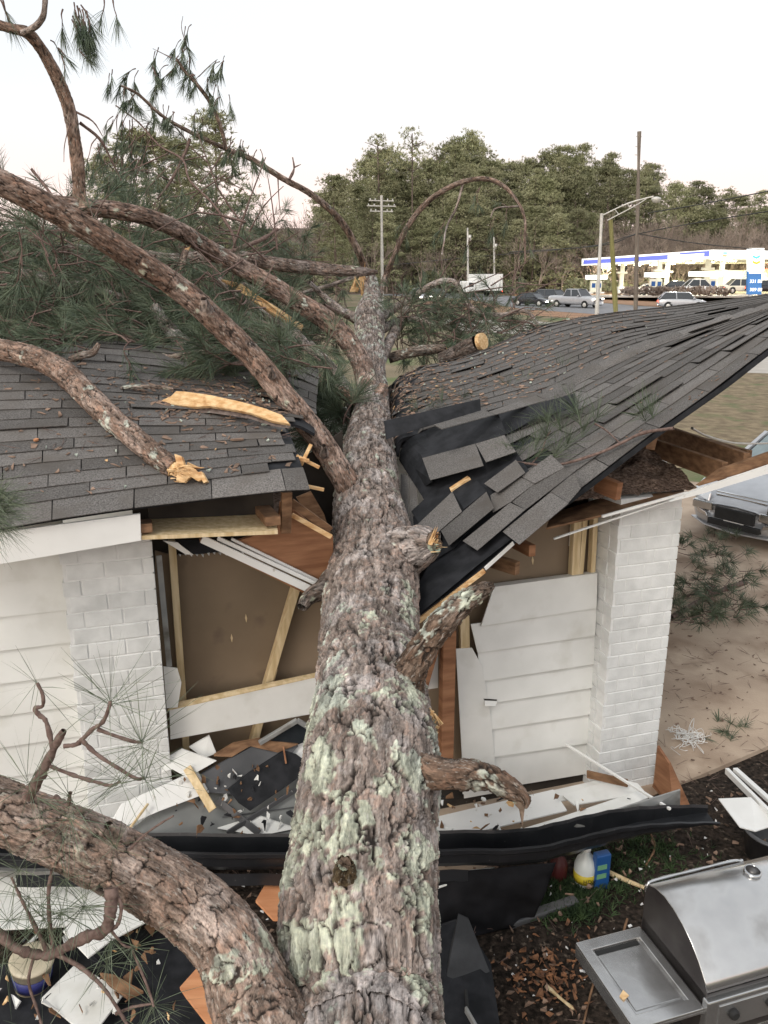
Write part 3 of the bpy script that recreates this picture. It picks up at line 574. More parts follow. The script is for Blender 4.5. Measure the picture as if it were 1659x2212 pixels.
# ------------------------------------------------------------------ FALLEN PINE
def bark_tube(name, ctrl, parent, nu=64, dv=.012, plate=(.06, .12), amp=.010, lich=.5, seed=1, pale=0, matn='bark', cap0=False, cap1=False, dvz=None, rough_r=.05, endcol=None, jag=0, tint=(1, 1, 1), capm='fresh_wood'):
    """ctrl: list of (point, radius). Bark plates, cracks and flakes are real relief."""
    P0 = np.array([c[0] for c in ctrl]); R0 = np.array([c[1] for c in ctrl])
    tt = np.linspace(0, len(P0) - 1, 600); C = catmull(P0, ts=tt); Rr = catmull(np.stack([R0, R0, R0], -1), ts=tt)[:, 0]
    L = np.concatenate([[0], np.cumsum(np.linalg.norm(np.diff(C, axis=0), axis=1))])
    if dvz: # ring spacing grows with distance from the viewer
        pos = [0.]
        while pos[-1] < L[-1]:
            p = np.array([np.interp(pos[-1], L, C[:, i]) for i in range(3)]); pos.append(pos[-1] + max(dvz * np.linalg.norm(p - CAMP), dv))
        pos = np.array(pos[:-1] + [L[-1]])
    else: pos = np.linspace(0, L[-1], max(int(L[-1] / dv), 6))
    Cc = np.stack([np.interp(pos, L, C[:, i]) for i in range(3)], -1); R = np.interp(pos, L, Rr); nr = len(pos)
    Tn, N, B = frames(Cc); th = np.linspace(0, 2 * np.pi, nu, endpoint=False)
    cs, sn = np.cos(th), np.sin(th)
    D = N[:, None, :] * cs[None, :, None] + B[:, None, :] * sn[None, :, None]
    Rm = float(np.mean(R)); ncell = max(int(round(2 * np.pi * Rm / plate[0])), 4)
    u = np.repeat(th[None, :] / (2 * np.pi) * ncell, nr, 0).ravel(); v = np.repeat(pos[:, None] / plate[1], nu, 1).ravel()
    Q = np.stack([np.repeat(cs[None, :] * Rm, nr, 0).ravel(), np.repeat(sn[None, :] * Rm, nr, 0).ravel(), np.repeat(pos[:, None], nu, 1).ravel()], -1) + seed * 3.1
    k = 1 / plate[0]
    wu = (fbm(Q * k * .55, 3, seed) - .5) * 1.5 + (fbm(Q * k * 3, 2, seed + 30) - .5) * .35; wv = (fbm(Q * k * .45, 3, seed + 9) - .5) * 2.2 + (fbm(Q * k * 3, 2, seed + 40) - .5) * .4
    f1, f2, cid, lx, ly = voro(u + wu, v + wv, ncell, seed + 50)
    e12 = f2 - f1 + .30 * (fbm(Q * k * .9, 3, seed + 60) - .52) + .16 * (fbm(Q * k * 4, 2, seed + 61) - .5); crack = sm(0.0, .09, e12)
    g1, g2, cid2, mx_, my_ = voro((u + wu * 1.3) * 2.6, (v + wv * 1.3) * 3.1, round(ncell * 2.6), seed + 70)
    fl = sm(0, .12, g2 - g1)
    fine = fbm(Q * k * 5, 3, seed + 5)
    hgt = crack * (.42 + .50 * cid) - .30 * ly * crack + crack * (.26 * cid2 + .10 * fl - .34 * my_) + .10 * (fine - .5) + .20 * (fbm(Q * k * 12, 2, seed + 62) - .5)
    low = (fbm(Q * (1.2 / Rm) * .6, 2, seed + 3) - .5) * rough_r * 2
    rad = np.repeat(R[:, None], nu, 1).ravel() * (1 + low) + amp * (hgt - .6)
    if jag:
        tail = np.repeat(((pos[-1] - pos) / (jag * 1.2))[:, None], nu, 1).ravel(); cut = fbm(Q * 20, 2, seed + 8) * 1.0
    V = np.repeat(Cc[:, None, :], nu, 1).reshape(-1, 3) + D.reshape(-1, 3) * rad[:, None]
    # colours of the bark, dark fissures, lichen crust
    tone = .75 + .5 * fbm(Q * 3.0, 3, seed + 12)
    base = np.array([.215, .170, .145]) * (1 - cid2[:, None]) + np.array([.37, .315, .28]) * cid2[:, None]
    red = sm(.66, .84, cid2 * fl) [:, None] * .5; base = base * (1 - red) + np.array([.29, .175, .125]) * red
    pk = sm(.50, .66, fbm(Q * 9, 4, seed + 22) + .2 * (fbm(Q * 60, 2, seed + 23) - .5))[:, None] * .6; base = base * (1 - pk) + np.array([.50, .46, .445]) * pk
    edge = (1 - sm(.03, .12, g2 - g1))[:, None] * .55; base = base * (1 - edge) + np.array([.10, .075, .065]) * edge
    c_ = base * tone[:, None] * np.array(tint)
    lm = fbm(Q * 10.5, 4, seed + 31) + .34 * (fbm(Q * 38, 3, seed + 33) - .5) + .06 * (fbm(Q * 1.1, 2, seed + 2) - .5) + .09 * (cid2 - .5) + .06 * (cid - .5)
    lt = lich if np.isscalar(lich) else np.repeat(np.interp(pos / pos[-1], *lich)[:, None], nu, 1).ravel()
    lq = sm(.765 - .20 * lt, .80 - .20 * lt, lm)[:, None] * crack[:, None] * np.clip(lt * 4, 0, 1).reshape(-1, 1) if not np.isscalar(lt) else sm(.765 - .20 * lt, .80 - .20 * lt, lm)[:, None] * crack[:, None] * (1 if lt > 0 else 0)
    lc = np.array([.54, .60, .52]) * (.75 + .4 * fbm(Q * 40, 2, seed + 44))[:, None]; yel = sm(.5, .62, fbm(Q * 2.4, 2, seed + 46))[:, None]; lc = lc * (1 - yel * .5) + np.array([.46, .49, .33]) * yel * .5
    c_ = c_ * (1 - lq * .78) + lc * lq * .78
    V += D.reshape(-1, 3) * (lq * .0022 * (amp / .01))
    cr = (1 - sm(-.02, .12, e12))[:, None]; c_ = c_ * (1 - cr * .92) + np.array([.022, .018, .016]) * cr * .92
    if pale: c_ = c_ * (1 - pale) + np.array([.30, .29, .27]) * pale
    faces = gridfaces(nr, nu)
    cols = c_
    if cap1 or cap0:
        extra = []; ef = []
        # a light broken end closes the limb
        for flag, ring, ci, sg in ((cap0, 0, 0, -1), (cap1, nr - 1, -1, 1)):
            if not flag: continue
            pass
    o = fastmesh(name, V, faces, M[matn], parent, smooth=True, col=cols)
    at_ = o.data.attributes.new('tc', 'FLOAT_VECTOR', 'POINT'); at_.data.foreach_set('vector', Q.astype(np.float32).ravel())
    for flag, ci, sg in ((cap0, 0, -1), (cap1, -1, 1)):
        if flag: splinter_end(Cc[ci], Tn[ci] * sg, N[ci], B[ci], R[ci] * .97, parent, seed + ci, flag if isinstance(flag, float) else .5, mt=capm)
    return o
def splinter_end(c, t, n_, b_, r, parent, seed, ln=.5, name='broken_end', mt='fresh_wood'):
    rs_ = np.random.default_rng(seed + 99); nu = 28; V = []; rings = [(1.0, -.25), (.98, 0), (.8, .0), (.62, 0), (.4, 0), (.18, 0)]
    for i, (f, o) in enumerate(rings):
        for k in range(nu):
            a = 2 * np.pi * k / nu; z = o * r + (0 if i == 0 else r * ln * (rs_.random() ** 2) * (1.3 if i < 3 else .8) * (1 + .8 * math.sin(a + seed)))
            V.append(c + (n_ * math.cos(a) + b_ * math.sin(a)) * r * f * (1 + .04 * rs_.standard_normal()) + t * z)
    V.append(c + t * r * .2); Fc = [list(f) for f in gridfaces(len(rings), nu)] + [[(len(rings) - 1) * nu + k, (len(rings) - 1) * nu + (k + 1) % nu, len(rings) * nu] for k in range(nu)]
    return fastmesh(name, V, Fc, M[mt], parent)
def limb(rows, z=None, f=1.0):   # rows (x, y, width_px, z)
    return [(W(x, y, zz), wp / 2 * zz / F * f) for x, y, wp, zz in rows]
pine = thing('fallen_pine_tree', 'huge lichen covered pine trunk lying across the crushed roof with its forked limbs', 'tree', (0, 2.6, 1.4))
TR = [(600, 962, 2420, 2.55), (604, 960, 2300, 2.78), (612, 954, 2180, 3.0), (606, 950, 2050, 3.12), (610, 945, 1930, 3.25), (628, 943, 1800, 3.42), (646, 945, 1690, 3.6), (662, 938, 1590, 3.85), (682, 918, 1500, 4.15), (690, 906, 1400, 4.6), (697, 904, 1300, 5.0),
      (708, 903, 1220, 5.35), (718, 886, 1150, 5.65), (722, 866, 1090, 5.95), (732, 858, 1030, 6.3), (742, 850, 970, 6.75), (762, 842, 900, 7.4), (774, 838, 850, 7.9), (775, 830, 790, 8.7), (768, 829, 720, 9.7), (768, 830, 680, 10.3), (786, 822, 640, 11.0), (790, 812, 600, 11.8)]
trunk_ctrl = [(W((l + r) / 2, y, z), (r - l) / 2 * z / F * .985) for l, r, y, z in TR]
d_ = trunk_ctrl[0][0] - trunk_ctrl[2][0]; d_ /= np.linalg.norm(d_); trunk_ctrl = [(trunk_ctrl[0][0] + d_ * 1.0 - UP * .1, trunk_ctrl[0][1] * 1.06)] + trunk_ctrl
bark_tube('trunk', trunk_ctrl, pine, nu=380, dv=.005, dvz=.0016, plate=(.058, .19), amp=.019, seed=6, lich=([0, .11, .15, .21, .25, .31, .41, .54, .72, 1], [.8, .8, 1.1, 1.3, .85, .35, .35, .4, .8, .7]))
# big near limb, lower left
L1 = [(700, 2420, 260, 2.62), (600, 2290, 235, 2.72), (545, 2150, 200, 2.85), (490, 2035, 175, 2.92), (405, 1950, 165, 2.95), (300, 1885, 155, 2.95), (180, 1825, 150, 2.92), (60, 1775, 142, 2.88), (-80, 1715, 138, 2.85), (-200, 1650, 135, 2.8)]
bark_tube('branch', limb(L1, f=.9), pine, nu=220, dv=.005, plate=(.05, .085), amp=.010, seed=7, tint=(1.0, .90, .82), lich=([0, .15, .25, .33, .42, 1], [.4, .35, .45, .75, .15, .1]))
L2 = [(800, 1165, 60, 5.75), (772, 1090, 66, 5.8), (738, 1025, 64, 5.85), (694, 955, 62, 5.9), (645, 892, 60, 5.9), (590, 825, 60, 5.85), (535, 760, 60, 5.8), (478, 705, 60, 5.7), (432, 660, 60, 5.6), (372, 612, 60, 5.5), (300, 565, 60, 5.3), (215, 510, 62, 5.1), (120, 455, 64, 4.95), (30, 408, 64, 4.8), (-80, 360, 64, 4.6)]
bark_tube('branch', limb(L2, f=.84), pine, nu=96, dv=.011, plate=(.05, .09), amp=.007, seed=12, tint=(.84, .69, .60), lich=.05)
L3 = [(812, 905, 50, 7.5), (795, 845, 52, 7.75), (786, 800, 52, 8.0), (768, 760, 50, 8.1), (738, 722, 50, 8.15), (700, 688, 50, 8.15), (640, 650, 48, 8.1), (590, 618, 46, 8.0), (520, 578, 44, 7.9), (455, 540, 43, 7.7), (390, 500, 42, 7.4), (320, 470, 42, 7.1), (250, 455, 42, 6.9), (170, 445, 38, 6.7), (90, 428, 25, 6.6), (20, 405, 14, 6.5)]
bark_tube('branch', limb(L3, f=.84), pine, nu=72, dv=.016, plate=(.06, .08), amp=.011, seed=15, tint=(.82, .69, .62), lich=.25)
L3b = [(178, 452, 34, 6.7), (172, 425, 31, 6.68), (168, 360, 32, 6.6), (160, 300, 30, 6.5), (150, 240, 30, 6.4), (133, 190, 30, 6.3), (112, 145, 29, 6.2), (85, 100, 27, 6.1), (60, 72, 26, 6.0), (28, 62, 22, 5.95), (-40, 45, 22, 5.9)]
bark_tube('branch', limb(L3b, f=.88), pine, nu=48, dv=.016, plate=(.05, .07), amp=.006, seed=18, tint=(.9, .76, .66), lich=.05)
bark_tube('branch', limb([(48, 72, 12, 5.95), (75, 58, 13, 5.9), (92, 38, 12, 5.85), (97, 10, 11, 5.8), (98, -40, 11, 5.8)]), pine, nu=20, dv=.02, plate=(.03, .05), amp=.003, seed=19, lich=.3)
L4 = [(828, 838, 30, 7.65), (815, 858, 34, 7.55), (785, 868, 34, 7.5), (745, 852, 32, 7.6), (705, 832, 32, 7.8), (660, 808, 34, 8.0), (610, 785, 32, 8.3), (550, 745, 28, 8.6), (480, 690, 26, 8.4), (400, 640, 22, 8.2)]
bark_tube('branch', limb(L4, f=.85), pine, nu=48, dv=.016, plate=(.05, .08), amp=.007, seed=21, tint=(.92, .74, .64), lich=.1)
L5 = [(797, 650, 17, 11.0), (790, 590, 16, 11.6), (772, 540, 17, 11.3), (745, 490, 17, 11.0), (712, 452, 16, 10.7), (665, 415, 15, 10.4), (610, 385, 14, 10.1), (545, 345, 13, 9.8), (485, 320, 11, 9.5), (410, 285, 9, 9.2), (350, 250, 7, 9.0), (300, 205, 6, 8.8), (262, 185, 5, 8.7)]
bark_tube('branch', limb(L5, f=.85), pine, nu=24, dv=.03, plate=(.05, .08), amp=.006, seed=23, tint=(.8, .7, .62), lich=.1)
bark_tube('branch', limb([(487, 322, 9, 9.5), (482, 292, 8, 9.4), (470, 255, 8, 9.3), (450, 215, 8, 9.2), (425, 182, 8, 9.1), (400, 155, 7, 9.0), (382, 128, 5, 8.9)]), pine, nu=16, dv=.03, plate=(.04, .07), amp=.004, seed=24, tint=(.8, .7, .62), lich=.1)
L6 = [(812, 665, 14, 10.7), (830, 605, 14, 11.8), (850, 555, 13, 11.6), (880, 490, 13, 11.4), (925, 435, 13, 11.2), (985, 398, 12, 11.0), (1045, 386, 11, 10.8), (1085, 400, 10, 10.7), (1115, 432, 8, 10.6), (1133, 470, 6, 10.6), (1134, 520, 5, 10.6), (1135, 570, 4, 10.6)]
bark_tube('branch', limb(L6, f=.85), pine, nu=20, dv=.03, plate=(.05, .08), amp=.006, seed=25, tint=(.75, .65, .58), lich=.1)
for rows, sd0 in (([(1000, 395, 5, 11), (985, 450, 5, 11), (965, 490, 4, 11), (955, 550, 3, 11)], 60), ([(1125, 445, 5, 10.6), (1100, 447, 4, 10.6), (1070, 450, 3, 10.6), (1060, 470, 2.5, 10.6)], 61), ([(790, 590, 9, 11.7), (700, 620, 8, 11.3), (600, 640, 7, 11), (520, 610, 6, 10.8)], 62)):
    bark_tube('branch', limb(rows), pine, nu=10, dv=.05, plate=(.05, .08), amp=.003, seed=sd0, lich=.2)
# upper fork and side limbs around the crown
for rows, sd0, lc_ in (([(880, 665, 18, 10.9), (862, 700, 20, 10.8), (840, 740, 22, 9.9), (815, 800, 22, 8.7)][::-1], 26, .1),
                     ([(800, 700, 22, 10.0), (740, 672, 17, 10.6), (700, 640, 12, 11.1), (668, 610, 9, 10.9)], 27, .6),
                     ([(812, 690, 24, 10.2), (870, 655, 15, 11.2), (905, 632, 13, 11.1), (950, 608, 12, 11.0), (985, 612, 11, 10.9), (1005, 650, 11, 10.8), (1035, 675, 10, 10.7), (1085, 680, 9, 10.6), (1135, 672, 8, 10.5), (1165, 705, 6, 10.4)], 28, .2),
                     ([(805, 725, 22, 9.8), (870, 690, 15, 11.2), (940, 700, 14, 11), (1000, 720, 10, 10.9), (1050, 742, 7, 10.8)], 29, .6),
                     ([(770, 890, 28, 7.6), (740, 830, 28, 8.4), (690, 770, 26, 9.0), (640, 725, 24, 9.3), (590, 690, 22, 9.2), (530, 655, 20, 9.0), (470, 605, 18, 8.9)], 31, .3),
                     ([(-60, 590, 26, 7.6), (80, 600, 30, 7.8), (180, 625, 28, 8), (280, 655, 26, 8.2), (360, 690, 24, 8.5)], 32, .1),
                     ([(-40, 560, 20, 8.8), (120, 540, 20, 9), (260, 545, 22, 9.1), (380, 560, 24, 9.2), (480, 550, 26, 9.2)], 36, .1)):
    o = bark_tube('branch', limb(rows), pine, nu=28, dv=.02, plate=(.05, .08), amp=.006, seed=sd0, lich=lc_)
poly('split_wood', [W(478, 603, 8.75), W(520, 612, 8.75), (W(560, 640, 8.8)), W(605, 668, 8.9), W(655, 702, 9.0), W(650, 712, 9.0), W(590, 680, 8.9), W(545, 648, 8.8)], (0, .02, -.02), M['fresh_wood'], pine)
# broken stubs on the trunk
bark_tube('stub', [(W(838, 1215, 5.25), .20), (W(880, 1190, 5.18), .155), (W(918, 1176, 5.1), .115), (W(938, 1172, 5.05), .07)], pine, nu=90, dv=.008, plate=(.06, .08), amp=.012, seed=33, lich=.35, cap1=.6, capm='dead_wood')
bark_tube('stub', [(W(720, 1255, 5.2), .085), (W(695, 1275, 5.05), .06), (W(668, 1290, 4.98), .045), (W(652, 1312, 4.92), .03)], pine, nu=36, dv=.01, plate=(.04, .05), amp=.006, seed=34, lich=.1, tint=(.5, .48, .46))
bark_tube('stub', [(W(868, 1520, 3.95), .10), (W(885, 1455, 3.9), .078), (W(915, 1400, 3.84), .06), (W(955, 1345, 3.82), .056), (W(1005, 1300, 3.85), .05), (W(1040, 1277, 3.9), .034), (W(1062, 1265, 3.95), .012)], pine, nu=64, dv=.007, plate=(.05, .09), amp=.014, seed=35, lich=([0, .35, .5, .75, .9, 1], [.1, .45, .85, .8, .2, .1]), tint=(.46, .38, .31), rough_r=.16)
bark_tube('stub', [(W(905, 1660, 3.5), .07), (W(950, 1672, 3.42), .062), (W(1000, 1672, 3.38), .056), (W(1055, 1680, 3.35), .05), (W(1100, 1700, 3.33), .045), (W(1128, 1722, 3.32), .03), (W(1132, 1745, 3.32), .012)], pine, nu=64, dv=.007, plate=(.06, .09), amp=.014, seed=37, lich=([0, .4, .6, .8, 1], [.0, .0, .25, .1, .0]), tint=(.55, .45, .37), rough_r=.16)
poly('splinter', [W(1112, 1710, 3.30), W(1140, 1722, 3.30), W(1134, 1745, 3.30), W(1129, 1788, 3.29), W(1122, 1750, 3.30), W(1108, 1735, 3.30)], (0, .03, 0), M['dead_wood'], pine, .003)
bark_tube('stub', [(W(745, 1905, 3.20), .055), (W(744, 1888, 3.0), .040), (W(744, 1866, 2.90), .024)], pine, nu=40, dv=.004, plate=(.02, .05), amp=.012, seed=38, lich=.0, tint=(.42, .38, .24), cap1=.5, capm='dead_wood')
for x, y, z, s_ in ((782, 603, 11.9, .05), (765, 628, 11.6, .06), (935, 1172, 5.0, .03), (884, 1570, 3.75, .03)):
    splinter_end(W(x, y, z), np.array([.3, -.2, .9]), np.array([1., 0, 0]), np.array([0, 1., 0]), s_, pine, int(x), 2.2, 'splinter')
for k in range(5):
    x, y = 922 + random.uniform(-4, 16), 1530 + k * 12; p = W(x, y, 3.86); bar('splinter', p, p + np.array([random.uniform(.01, .05), random.uniform(-.03, .03), random.uniform(-.06, -.01)]), .012, .005, M['fresh_wood'], pine, bw=0)
def slivers(p, d, r, n, ln, parent, mt='fresh_wood', name='splinter'):
    mb = MB(); d = np.array(d, float); d /= np.linalg.norm(d)
    for k in range(n):
        o = RNG.standard_normal(3) * r * .55; o -= d * (o @ d) * .6; dd = d + RNG.standard_normal(3) * .22; dd /= np.linalg.norm(dd); l = ln * RNG.uniform(.25, 1.1); w_ = r * RNG.uniform(.06, .24)
        a = np.cross(dd, RNG.standard_normal(3)); a /= np.linalg.norm(a); b = np.cross(dd, a); q0 = p + o - dd * l * .3; q1 = p + o + dd * l
        V = np.array([q0 - a * w_ - b * w_ * .4, q0 + a * w_ - b * w_ * .4, q0 + a * w_ + b * w_ * .4, q0 - a * w_ + b * w_ * .4, q1 - a * w_ * .1, q1 + a * w_ * .12, q1 + a * w_ * .1 + b * w_ * .1, q1 - a * w_ * .1 + b * w_ * .08]); mb.add(V, BF)
    o = mb.build(name, M[mt], parent); return setp(o, kind='stuff')
slivers(W(936, 1174, 5.04), (.8, -.3, .1), .045, 16, .06, pine); slivers(W(1120, 1712, 3.32), (.6, 0, -.8), .03, 14, .05, pine, 'dead_wood'); slivers(W(1046, 1275, 3.9), (.7, 0, .6), .022, 12, .04, pine, 'dead_wood')
slivers(W(790, 622, 11.5), (-.2, -.2, .9), .08, 16, .3, pine); slivers(W(925, 1545, 3.82), (.2, -.1, -.9), .03, 12, .07, pine); slivers(W(744, 1872, 2.93), (0, -.6, .6), .022, 14, .03, pine, 'dead_wood')
# stub knots with torn rings on the limbs
for c, r in ((W(442, 655, 5.45), .03), (W(700, 970, 5.75), .022), (W(585, 800, 5.7), .018), (W(240, 1790, 2.78), .02)):
    bark_tube('knot', [(c + np.array([0, .05, -.05]), r * 1.6), (c, r), (c + np.array([0, -.02, .03]), r * .7)], pine, nu=18, dv=.012, plate=(.02, .03), amp=.004, seed=int(r * 900), lich=.2)
# ---------------- twigs and needles
class Tuft:
    def __init__(s): s.V = []; s.F = []; s.n = 0
    def add(s, p, d, n=34, ln=.18, wd=.003, spread=1.1, droop=.25, rs=RNG):
        d = np.array(d, float); d /= np.linalg.norm(d) + 1e-9
        r = rs.standard_normal((n, 3)); r -= (r @ d)[:, None] * d; r /= np.linalg.norm(r, axis=1)[:, None] + 1e-9
        a = spread * rs.random(n)[:, None] ** .7; dr = d * np.cos(a) + r * np.sin(a); l = ln * (.65 + .5 * rs.random(n))[:, None]
        st = p + d * (rs.random(n)[:, None] - .7) * ln * .35
        m1 = st + dr * l * .5 - UP * droop * l * .12; e1 = st + dr * l - UP * droop * l * .5
        sdv = np.cross(dr, rs.standard_normal((n, 3))); sdv /= np.linalg.norm(sdv, axis=1)[:, None] + 1e-9; sdv *= wd / 2
        V = np.stack([st - sdv * .7, st + sdv * .7, m1 + sdv, m1 - sdv, e1 + sdv * .25, e1 - sdv * .25], 1).reshape(-1, 3)
        i = np.arange(n)[:, None] * 6 + s.n; s.F.append(np.concatenate([i + [[0, 1, 2, 3]], i + [[3, 2, 4, 5]]])); s.V.append(V); s.n += 6 * n
    def build(s, name, m, parent):
        o = fastmesh(name, np.vstack(s.V), np.vstack(s.F), m, parent); return setp(o, kind='stuff')
class Twigs:
    def __init__(s): s.V = []; s.F = []; s.n = 0
    def tube(s, pts, r0, r1, nu=5, sub=3):
        C = catmull(np.array(pts), sub); Tn, N, B = frames(C); nr = len(C); th = np.linspace(0, 2 * np.pi, nu, endpoint=False)
        R = np.linspace(r0, r1, nr) * (1 + .12 * RNG.standard_normal(nr))
        V = C[:, None, :] + (N[:, None, :] * np.cos(th)[None, :, None] + B[:, None, :] * np.sin(th)[None, :, None]) * R[:, None, None]
        s.V.append(V.reshape(-1, 3)); s.F.append(gridfaces(nr, nu, s.n)); s.n += nr * nu; return C
    def build(s, name, m, parent):
        o = fastmesh(name, np.vstack(s.V), np.vstack(s.F), m, parent, smooth=True); return setp(o, kind='stuff')
tw = Twigs(); tf = Tuft(); tn = Tuft()
def spray(p, d, ln, T_=tf, r=.008, nt=4, nl=.18, wd=.004, nn=30, sag=.3, spread=1.0, kids=2):
    d = np.array(d, float); d /= np.linalg.norm(d); pts = [p]; q_ = np.array(p, float); dd = d.copy()
    for i in range(4):
        dd = dd + RNG.standard_normal(3) * .22 - UP * sag * .25; dd /= np.linalg.norm(dd); q_ = q_ + dd * ln / 4; pts.append(q_.copy())
    C = tw.tube(pts, r, r * .45, nu=4, sub=2)
    T_.add(C[-1], dd, nn, nl, wd, spread)
    for k in range(nt - 1):
        i = RNG.integers(len(C) // 3, len(C) - 1); T_.add(C[i], C[i + 1] - C[i], int(nn * .8), nl, wd, spread)
    for k in range(kids):
        i = RNG.integers(2, len(C) - 1); d2 = (C[i + 1] - C[i]) / np.linalg.norm(C[i + 1] - C[i]) + RNG.standard_normal(3) * .7
        spray(C[i], d2, ln * .5, T_, r * .6, max(nt - 2, 1), nl, wd, nn, sag, spread, 0)
def region(pts, n, z0, z1, dirf, **kw):     # sprays scattered through a volume seen within an outline
    pts = np.array(pts, float); lo, hi = pts.min(0), pts.max(0); k = 0; m = len(pts)
    while k < n:
        x, y = lo + RNG.random(2) * (hi - lo); c = False; j = m - 1
        for i in range(m):
            if (pts[i, 1] > y) != (pts[j, 1] > y) and x < (pts[j, 0] - pts[i, 0]) * (y - pts[i, 1]) / (pts[j, 1] - pts[i, 1]) + pts[i, 0]: c = not c
            j = i
        if not c: continue
        spray(W(x, y, z0 + (z1 - z0) * RNG.random()), dirf(), **kw); k += 1
dl = lambda: np.array([-.8, -.1, .15]) + RNG.standard_normal(3) * .6
region([(0, 560), (330, 560), (560, 640), (640, 760), (560, 775), (330, 700), (330, 745), (0, 745)], 150, 7.2, 9.5, dl, ln=.6, nt=4, nl=.2, wd=.0045, nn=26)
region([(0, 640), (300, 640), (340, 745), (0, 750)], 60, 6.6, 7.6, dl, ln=.5, nt=4, nl=.2, wd=.004, nn=26)
region([(0, 470), (240, 480), (420, 560), (560, 610), (440, 650), (0, 600)], 75, 8.0, 11, dl, ln=.7, nt=4, nl=.2, wd=.005, nn=24)
region([(330, 500), (600, 490), (740, 580), (760, 760), (700, 700), (560, 620)], 80, 11.3, 13.5, dl, ln=.7, nt=4, nl=.2, wd=.006, nn=24)
region([(200, 300), (330, 280), (520, 360), (560, 470), (460, 520), (300, 450), (200, 400)], 20, 8.2, 11, dl, ln=.8, nt=4, nl=.2, wd=.005, nn=24, sag=.9)
region([(0, 470), (160, 480), (250, 520), (160, 620), (0, 620)], 24, 5.8, 8, dl, ln=.5, nt=3, nl=.2, wd=.004, nn=24)
region([(850, 625), (960, 655), (1090, 685), (1130, 720), (1000, 745), (850, 750)], 44, 10.2, 12.5, lambda: np.array([.6, 0, .1]) + RNG.standard_normal(3) * .6, ln=.6, nt=3, nl=.2, wd=.005, nn=26)
region([(330, 640), (470, 640), (640, 740), (620, 770), (420, 750), (340, 745)], 60, 6.9, 8.2, dl, ln=.45, nt=4, nl=.2, wd=.0042, nn=26)
region([(520, 580), (740, 610), (760, 700), (740, 760), (600, 700)], 40, 11.3, 13, dl, ln=.55, nt=4, nl=.2, wd=.0055, nn=26)
region([(840, 640), (1000, 660), (1140, 700), (1060, 745), (860, 760)], 44, 9.8, 11.5, lambda: np.array([.5, 0, 0]) + RNG.standard_normal(3) * .6, ln=.45, nt=3, nl=.2, wd=.005, nn=26)
region([(350, 735), (520, 730), (650, 760), (740, 800), (720, 850), (640, 830), (560, 800), (430, 775)], 40, 6.0, 6.6, dl, ln=.4, nt=4, nl=.2, wd=.004, nn=26)
region([(0, 720), (330, 725), (330, 765), (200, 762), (0, 740)], 20, 5.9, 6.4, dl, ln=.35, nt=3, nl=.2, wd=.004, nn=24)
region([(640, 820), (740, 870), (790, 900), (760, 980), (730, 1000), (700, 930), (650, 870)], 30, 7.2, 8.6, lambda: np.array([-.2, -.5, .6]) + RNG.standard_normal(3) * .4, ln=.35, nt=4, nl=.26, wd=.004, nn=34)
region([(560, 740), (640, 760), (700, 850), (640, 850)], 14, 8, 9, dl, ln=.35, nt=3, nl=.24, wd=.004, nn=30)
# crown twigs against the sky, drooping needles
def tip(x, y, z, n=1, nl=.15, wd=.0055, ln=.16, nn=26, d=(-.3, 0, -.5), spread=.55):
    for k in range(n): spray(W(x + RNG.normal() * 6, y + RNG.normal() * 5, z), np.array(d) + RNG.standard_normal(3) * .3, ln, nt=2, nl=nl, wd=wd, nn=nn, sag=1.2, spread=spread, kids=0, r=.006)
for x, y in ((262, 168), (270, 190), (285, 205), (300, 210), (330, 235), (360, 225), (375, 235), (430, 245), (350, 165), (365, 150), (385, 120), (395, 80), (398, 100), (400, 60), (410, 130), (425, 160), (440, 165), (345, 110), (470, 130), (478, 125), (485, 205), (470, 180), (330, 145), (300, 155), (240, 155), (500, 300), (530, 330), (560, 330), (520, 300), (505, 330)):
    tip(x, y, 9.0, 2)
for x, y in ((150, 10), (165, 20), (180, 35), (190, 20), (160, 40), (170, 5), (185, 50), (235, 0), (2, 5)): tip(x, y, 5.9, 2, ln=.16, d=(.3, 0, -.9), nl=.16, wd=.0035)
for x, y in ((112, 92), (128, 98), (142, 118), (160, 110)): tip(x, y, 5.9, 1, ln=.10, d=(.6, 0, -.6), nl=.10, wd=.0035, nn=16)
for x, y in ((270, 230), (280, 260), (250, 250), (320, 270), (300, 300), (215, 300), (260, 340), (240, 380), (330, 300), (300, 350)): tip(x, y, 9.3, 3, ln=.4)
for x, y, z in ((960, 480, 11), (880, 480, 11.3), (860, 520, 11.4), (955, 560, 11), (1135, 570, 10.6), (1133, 500, 10.6), (1100, 450, 10.6), (1060, 470, 10.6), (1040, 400, 10.8), (1010, 520, 11.2), (1060, 640, 11), (1020, 630, 11), (900, 560, 11.5), (1130, 620, 10.6)): tip(x, y, z, 2, nn=16, ln=.25)
